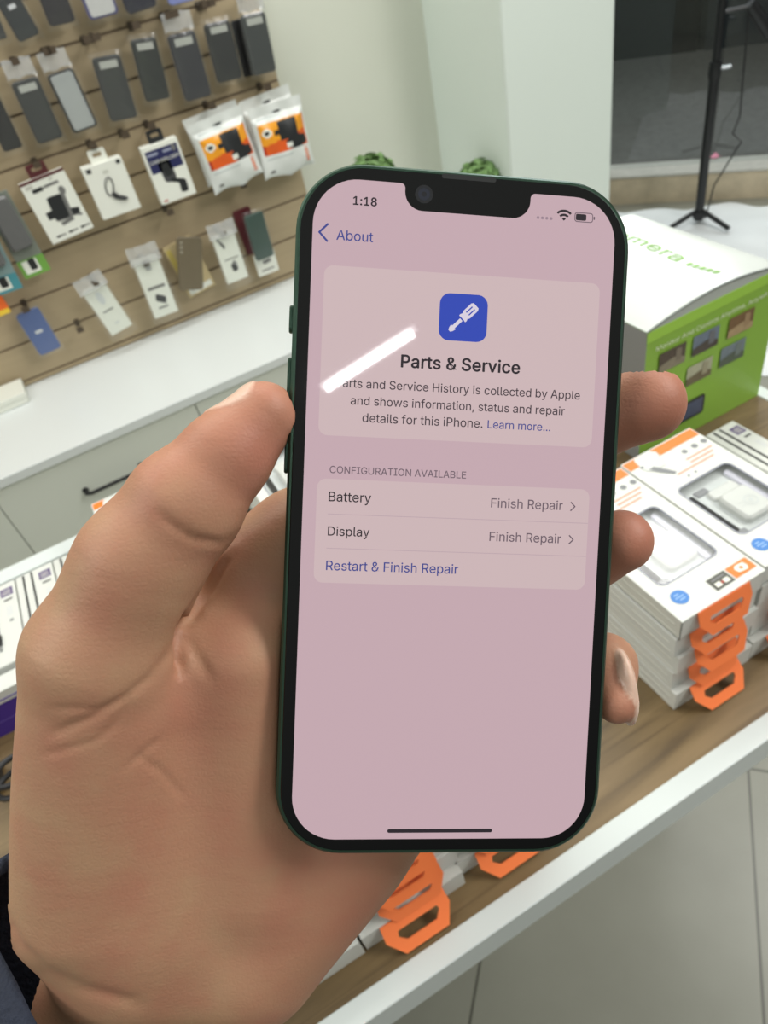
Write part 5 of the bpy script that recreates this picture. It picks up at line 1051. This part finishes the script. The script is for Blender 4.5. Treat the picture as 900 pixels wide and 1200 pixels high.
def loop_fn(t, w_, h_, XF):
    b = MB(); pts = [(.10*w_*math.cos(a)-.04*w_+.05*w_*math.sin(a), .16*h_*math.sin(a)+.06*h_, .0006) for a in [2*math.pi*k/22 for k in range(22)]]
    b.tube(pts, .0022, gry, XF, 6, closed=True); b.tube([(-.02*w_, -.09*h_, .0006), (.05*w_, -.17*h_, .0006)], .007, blk, XF, 8); b.tube([(.05*w_, -.17*h_, .0006), (.18*w_, -.22*h_, .0006), (.27*w_, -.25*h_, .0006)], [.006, .006, .003], blk, XF, 8); b.build('cable_print', t)
    pr('corner_marks', t, XF, w_, h_, [(R(-.42, .38, -.3, .46), blk), (R(.34, .40, .44, .47), blk), (R(-.06, .30, .08, .36), cm((200, 202, 190)))])
carton([(95, 198), (141, 184), (166, 242), (122, 259)], 'white box with a looped charging cable printed on it, third row', .035, white_p, loop_fn, short='looped cable box', hang=white_p)
def holder_fn(t, w_, h_, XF):
    pr('navy_band', t, XF, w_, h_, [(R(-.44, .04, .44, .42), navy_p), (rot(rrect(.3, .07, .03, 3), 0, -.26, .35), cm((150, 156, 176))), (rot(rrect(.24, .07, .03, 3), 0, .14, .35), cm((150, 156, 176))), (circ(.06, 12, .33, .36), gry)])
    b = MB(); b.text('CAR HOLDER', -.40*w_, .40*w_, .20*h_, white_p, T(0, -.0010, 0) @ XF, 'r', .016); b.build('lettering', t)
    pr('device_print', t, XF, w_, h_, [(rot(rrect(.34, .66, .12, 5), 4, -.04, .03), cm((70, 70, 72))), (rot(rrect(.2, .4, .08, 5), 4, -.04, .05), blk), (rot(rrect(.4, .12, .04, 3), -25, .14, -.18), blk), (rot(rrect(.2, .34, .05, 3), -4, .24, -.30), blk), (R(-.42, -.46, -.3, -.43), cm((190, 90, 80)))])
carton([(167, 175), (207, 159), (230, 227), (188, 241)], 'white and navy car holder box under a black hanging strip', .030, white_p, holder_fn, short='navy topped car holder box', hang=blk)
# pillow bags
bag_w = mat('white_pouch_film', (220, 224, 220), .22, noise=.03, scale=20); or1 = cm((238, 160, 40), .3); or2 = cm((222, 94, 36), .3); rd = cm((176, 52, 32), .3); gray_b = cm((176, 184, 182), .3)
def bag_col(u, v):
    x, y = u, v
    if v > .97 and False: return gray_b
    if .44 < x < .80 and .52 < y < .76 and x > .40: return blk
    if .34 < x < .46 and .60 < y < .66: return blk
    if .52 < x < .94 and .36 < y < .53 and (x-.73)**2/.05+(y-.45)**2/.008 < 1: return blk if not (.52 < x < .64 and .40 < y < .46) else white_p
    if .07 < x < .95 and .36 < y < .78:
        if (x-.2)**2/.008+(y-.66)**2/.003 < 1: return blk if (x-.2)**2/.002+(y-.66)**2/.001 < 1 else white_p
        return or1 if y > .53+.1*(x-.4) and x < .93 else (or2 if x > .12 else rd)
    if .40 < x < .60 and .86 < y < .90: return gray_b if not (.46 < x < .56) else blk
    if .08 < x < .55 and .83 < y < .845: return gray_b
    if .1 < x < .62 and (.26 < y < .275 or .30 < y < .315): return gray_b
    if .12 < x < .2 and .08 < y < .13: return gry
    if .84 < x < .90 and .12 < y < .34: return or2 if int(y*40) % 2 else white_p
    return bag_w
def bag(q, label, Y, short='', seed=0):
    M_, w_, h_, c = quad(q, Y); t = thing('product_bag', label, 'bag', M_)
    def side(s_):
        def f(u, v):
            e = min(u, 1-u, v*.9, max(0, (.86-v))*1.2); bl = .020*(1-math.exp(-max(e, 0)*9))
            ripple = .002*math.sin(u*15+seed)*math.sin(v*11+seed*2)
            zz = (v-.5)*h_+(.012*abs(math.sin(u*math.pi*1.5+.5+seed*.3))*(1-v)**6)
            return ((u-.5)*w_*(1-.05*math.sin(math.pi*v)), s_*(bl+.0006)+ripple, zz)
        return f
    b = MB(); b.grid(side(-1), 44, 60, bag_col); b.grid(side(1), 20, 24, lambda u, v: bag_w); b.build('pouch', t, angle=60)
    if short: hook(c.x, c.z+h_*.42, 'metal hook holding the '+short, .07)
bag([(212, 139), (276, 119), (303, 196), (247, 226)], 'orange and white product bag behind the left front bag', 2.270, '', 2)
bag([(280, 118), (337, 100), (362, 180), (306, 207)], 'orange and white product bag behind the right front bag', 2.270, '', 3)
bag([(218, 147), (281, 124), (310, 204), (255, 233)], 'orange and white product bag with a black mount, left one in front', 2.214, 'left pair of orange bags', 0)
bag([(287, 130), (349, 111), (372, 194), (314, 215)], 'orange and white product bag nearest the phone corner', 2.214, 'right pair of orange bags', 1)
# lower rows
def small_fn(kind):
    def f(t, w_, h_, XF):
        items = [(R(-.12, .18, .1, .22), cm((196, 198, 194)))] if kind == 0 else []
        if kind == 0: items = [(R(-.24, -.03, .22, .0), gry), (circ(.14, 14, 0, .26), cm((206, 210, 210))), (R(-.1, -.32, .12, -.29), cm((206, 210, 210)))]
        if kind == 1: items = [(R(-.34, -.02, .36, .03), gry), (rot(rrect(.4, .22, .06, 3), -24, .02, -.2), blk), (R(-.12, .30, .1, .38), cm((170, 172, 170))), (R(-.2, -.36, .2, -.33), gry)]
        if kind == 2: items = [(circ(.05, 10, -.3, .42), blk), (circ(.05, 10, -.22, .34), blk), (circ(.05, 10, -.15, .27), blk), (R(-.3, -.02, .34, .0), gry), (rot(rrect(.26, .3, .08, 3), 10, .04, -.2), blk), (rot(rrect(.12, .2, .04, 3), 40, .1, -.12), gry)]
        pr('front_print', t, XF, w_, h_, items)
        b = MB(); pw, phh = w_+.02, h_+.06
        b.grid(lambda u, v: ((u-.5)*pw*(1-.2*max(0, v-.75)), -.012-.006*math.sin(math.pi*u)+.002*math.sin(u*16+v*20), (v-.45)*phh), 12, 18, lambda u, v: pouch_m if v < .78 else header_m); b.build('clear_pouch', t)
    return f
carton([(97, 343), (123, 330), (154, 380), (131, 395)], 'slim white box in a clear pouch, lowest row beside the blue case', .016, white_p, small_fn(0), short='slim white box in the lowest row')
carton([(160, 308), (186, 296), (207, 366), (178, 374)], 'white adapter box in a crinkled pouch, middle of the lowest row', .016, white_p, small_fn(1), short='white adapter box')
carton([(250, 279), (274, 270), (291, 324), (266, 334)], 'white cable box in a clear pouch left of the dark green case', .016, white_p, small_fn(2), short='white cable box beside the green case')
yel = cm((196, 178, 96)); 
def plain_fn(t, w_, h_, XF): pr('front_print', t, XF, w_, h_, [(R(-.42, -.46, .42, -.36), white_p), (R(-.46, -.3, -.3, .44), yel)])
carton([(192, 292), (220, 276), (255, 332), (222, 350)], 'yellow edged card pack behind the smoky grey case', .008, cm((190, 172, 130)), plain_fn, Y=2.27)
phone_case([(207, 277), (237, 278), (237, 338), (209, 341)], (104, 94, 74), 'smoky grey phone case hanging upright in the lowest row', 'camera', Y=2.225, pouch=False, short='smoky grey case')
phone_case([(272, 249), (293, 240), (308, 292), (290, 300)], (86, 30, 36), 'dark red phone case behind the dark green one', 'plain', Y=2.268, pouch=False, hk=False)
def gcard(t, w_, h_, XF): pr('front_print', t, XF, w_, h_, [(rot(rrect(.4, .3, .05, 3), 10, .05, .1), gry), (R(-.3, -.3, .3, -.24), gry)])
carton([(298, 300), (322, 292), (326, 316), (303, 326)], 'white card end showing below the dark green case', .006, white_p, gcard, Y=2.262)
phone_case([(284, 254), (306, 247), (322, 298), (302, 306)], (38, 66, 58), 'dark green phone case hanging beside the phone edge', 'plain', Y=2.225, short='dark green and red cases')
phone_case([(15, 371), (41, 361), (75, 404), (50, 416)], (74, 96, 150), 'blue phone case in a clear edged pack, bottom left', 'logo', short='blue case at bottom left')
# blister packs at the left edge
grn = cm((110, 160, 70)); teal = cm((70, 140, 150)); 
def bl_fn(col):
    def f(t, w_, h_, XF):
        pr('front_print', t, XF, w_, h_, [(R(-.5, -.5, .5, -.28), col), (R(-.36, -.46, .2, -.30), white_p), (rot(rrect(.26, .36, .06, 3), 0, .0, -.36, 2.6), blk)])
        b = MB(); b.slab(w_*.8, h_*.62, .012, .0, .018, .006, cm((98, 98, 98), .25), XF @ T(0, h_*.16, 0)); b.build('blister', t)
    return f
carton([(-20, 232), (12, 222), (56, 316), (26, 330)], 'grey blister pack on a green card at the left edge', .008, cm((120, 126, 116)), bl_fn(grn), name='blister_pack', cat='pack', short='green carded blister pack')
carton([(-56, 262), (-18, 250), (27, 337), (-6, 348)], 'teal carded blister pack cut by the left edge', .008, cm((126, 150, 150)), bl_fn(teal), name='blister_pack', cat='pack', Y=2.225)
def or_fn(t, w_, h_, XF): pr('front_print', t, XF, w_, h_, [(R(-.5, -.5, .5, -.36), cm((232, 196, 60))), (R(-.3, .1, .3, .2), white_p)])
carton([(-42, 338), (-8, 326), (10, 366), (-22, 380)], 'bright orange box with a yellow foot at the left edge', .02, cm((232, 104, 40)), or_fn, short='orange box at the left edge')
# flat white box lying on the worktop at the left edge
p = onZ(28, 460, BACK_TOP+.035); t = thing('white_carton', 'plain flat white carton lying on the worktop at the left edge', 'box', T(p.x-.11, p.y, BACK_TOP+.001))
b = MB(); dq = min(.33, 2.285-p.y); b.box(-.11, .11, 0, dq, 0, .034, white_p); bevel(b.build('carton', t), .0015)
b = MB(); b.box(-.112, .112, -.002, dq+.002, .020, .0355, white_p); bevel(b.build('lid', t), .0015)
# bare hooks on the board
for k, (px, py) in enumerate(((52, 60), (98, 46), (191, 20), (233, 6), (89, 376), (140, 150))):
    p = onY(px, py, WALL_Y-.01); hook(p.x, p.z, ['bare metal hook under the pale edged pack', 'bare metal hook under the violet case', 'bare metal hook under the pale blue case', 'bare metal hook right of the pale blue case', 'bare metal hook between blue case and slim white box', 'bare metal hook above the navy car holder box'][k])

# ------------------------------------------------------------------ potted shrubs on the worktop
leafm = mat('leaf_green', (108, 142, 84), .5, noise=.3, scale=50); potm = mat('white_pot', (222, 222, 214), .4)
def plant(x, y, top, r, label, seed):
    rg = random.Random(seed); t = thing('potted_shrub', label, 'plant', T(x, y, BACK_TOP+.001)); H = top-BACK_TOP; hp = H-r*1.5
    b = MB(); b.lathe([(r*.55, 0), (r*.62, .01), (r*.8, hp*.96), (r*.84, hp), (r*.74, hp), (r*.72, hp-.015)], potm); b.build('pot', t)
    b = MB(); b.lathe([(.008, hp-.02), (.006, hp+r*.5)], mat('stem_brown', (92, 76, 52), .8), n=8); b.build('stem', t)
    b = MB()
    for k in range(900):
        z = rg.uniform(-.55, 1); a = rg.uniform(0, 6.283); q = math.sqrt(max(0, 1-z*z)); d = Vector((q*math.cos(a), q*math.sin(a), z)); rr = r*rg.uniform(.72, 1.0)
        c = Vector((0, 0, H-r*.98))+Vector((d.x*rr, d.y*rr, d.z*rr*.95)); n_ = (d+Vector((rg.uniform(-.7, .7), rg.uniform(-.7, .7), rg.uniform(-.3, .7)))).normalized()
        X = Matrix.Translation(c) @ n_.to_track_quat('Z', 'Y').to_matrix().to_4x4() @ RZ(rg.uniform(0, 360)); s_ = rg.uniform(.011, .018)
        b.add([(0, -s_, 0), (s_*.55, -.2*s_, .003), (s_*.4, .7*s_, .001), (0, s_, -.002), (-s_*.4, .7*s_, .001), (-s_*.55, -.2*s_, .003)], [(0, 1, 2, 3), (0, 3, 4, 5)], leafm, X)
    b.build('foliage', t)
p = onY(430, 181, 2.12); plant(p.x, 2.12, p.z, .082, 'round green shrub whose crown shows over the upper left phone corner', 1)
p = onY(561, 187, 2.02); plant(p.x, 2.02, p.z, .080, 'round green shrub whose crown shows over the phone earpiece', 2)

# ------------------------------------------------------------------ light stand on a white sheet by the window
sheet_m = mat('white_sheet', (228, 231, 232), .6, noise=.05, scale=5, bump=.3)
def shz(x, y):
    d = (x-2.56)*.755+(y-2.735)*.656
    z = .012+.006*math.sin(x*13+y*5)+.005*math.sin(y*19-x*7)+.004*math.sin(x*31)*math.sin(y*27)
    return max(.003, z)
b = MB(); A_ = Vector((2.50, 2.78)); dirv = Vector((math.cos(math.radians(-49)), math.sin(math.radians(-49)))); nrm = Vector((-dirv.y, dirv.x))*-1
b.grid(lambda u, v: (lambda p: (p.x, p.y, shz(p.x, p.y)))(A_+dirv*(u*1.75-.0)+nrm*(.09+.03*math.sin(u*14)+.035*math.sin(u*37)+v*1.35)), 70, 60, lambda u, v: sheet_m)
tag(b.build('floor_sheet', angle=80), 'crumpled white sheet spread on the floor under the tripod', 'sheet')
sp = onZ(818, 262, .02); stand_m = mat('stand_black', (24, 25, 27), .35); kn = mat('stand_chrome', (150, 154, 156), .25, metal=.8)
t = thing('light_stand', 'black tripod light stand by the shop window', 'light stand', T(sp.x, sp.y, .018))
b = MB(); b.tube([(0, 0, .02), (0, 0, .62)], .019, stand_m, n=14); b.build('lower_pole', t)
b = MB(); b.tube([(0, 0, .60), (0, 0, 1.75)], .015, stand_m, n=14); b.build('upper_pole', t)
b = MB(); b.lathe([(.022, .585), (.024, .6), (.022, .64)], stand_m); b.tube([(.02, -.01, .612), (.05, -.03, .612)], .008, kn); b.build('clamp', t)
b = MB(); b.lathe([(.026, .03), (.028, .045), (.026, .06)], stand_m); b.build('leg_hub', t)
ang0 = math.degrees(math.atan2(RT.y, RT.x))
for a in (ang0-52, ang0+70, ang0+190):
    b = MB(); c, s_ = math.cos(math.radians(a)), math.sin(math.radians(a)); b.tube([(c*.02, s_*.02, .06), (c*.15, s_*.15, .008)], .0105, stand_m); b.build('leg', t)
b = MB(); c, s_ = math.cos(math.radians(ang0)), math.sin(math.radians(ang0)); b.tube([(0, 0, .80), (c*.10, s_*.10, .80)], .008, stand_m); b.tube([(c*.10, s_*.10, .81), (c*.19, s_*.19, .70)], [.02, .026], stand_m, n=12); b.build('phone_clamp', t)
b = MB(); b.tube([(c*.10, s_*.10, .80), (c*.11, s_*.11, .6), (c*.12, s_*.12, .42), (c*.10, s_*.10, .36), (c*.14, s_*.14, .32), (c*.05, s_*.05, .16), (c*.03, s_*.03, .02)], .0035, black_c, n=6); b.build('cable', t)
t = thing('softbox', 'dark folded softbox hanging from the stand at the upper right', 'lamp', T(sp.x+c*.16, sp.y+s_*.16, 1.0))
b = MB(); b.lathe([(.02, -.02), (.055, .10), (.06, .22), (.03, .30)], stand_m, RY(24), 14); b.build('fabric_hood', t)
b = MB(); b.tube([(c*.14, s_*.14, .02), (c*.42, s_*.42, -.05)], .018, mat('tube_white', (226, 228, 226), .3), n=12); b.build('white_tube', t)
pp = onZ(838, 184, .136)
t = thing('paper_scrap', 'small pink paper scrap lying on the window sill', 'paper', T(pp.x, pp.y, .137)); b = MB(); b.grid(lambda u, v: ((u-.5)*.05, (v-.5)*.04, .004+.008*math.sin(u*5)*math.sin(v*4)), 8, 8, lambda u, v: mat('pink_paper', (240, 150, 176), .6)); b.build('scrap', t)
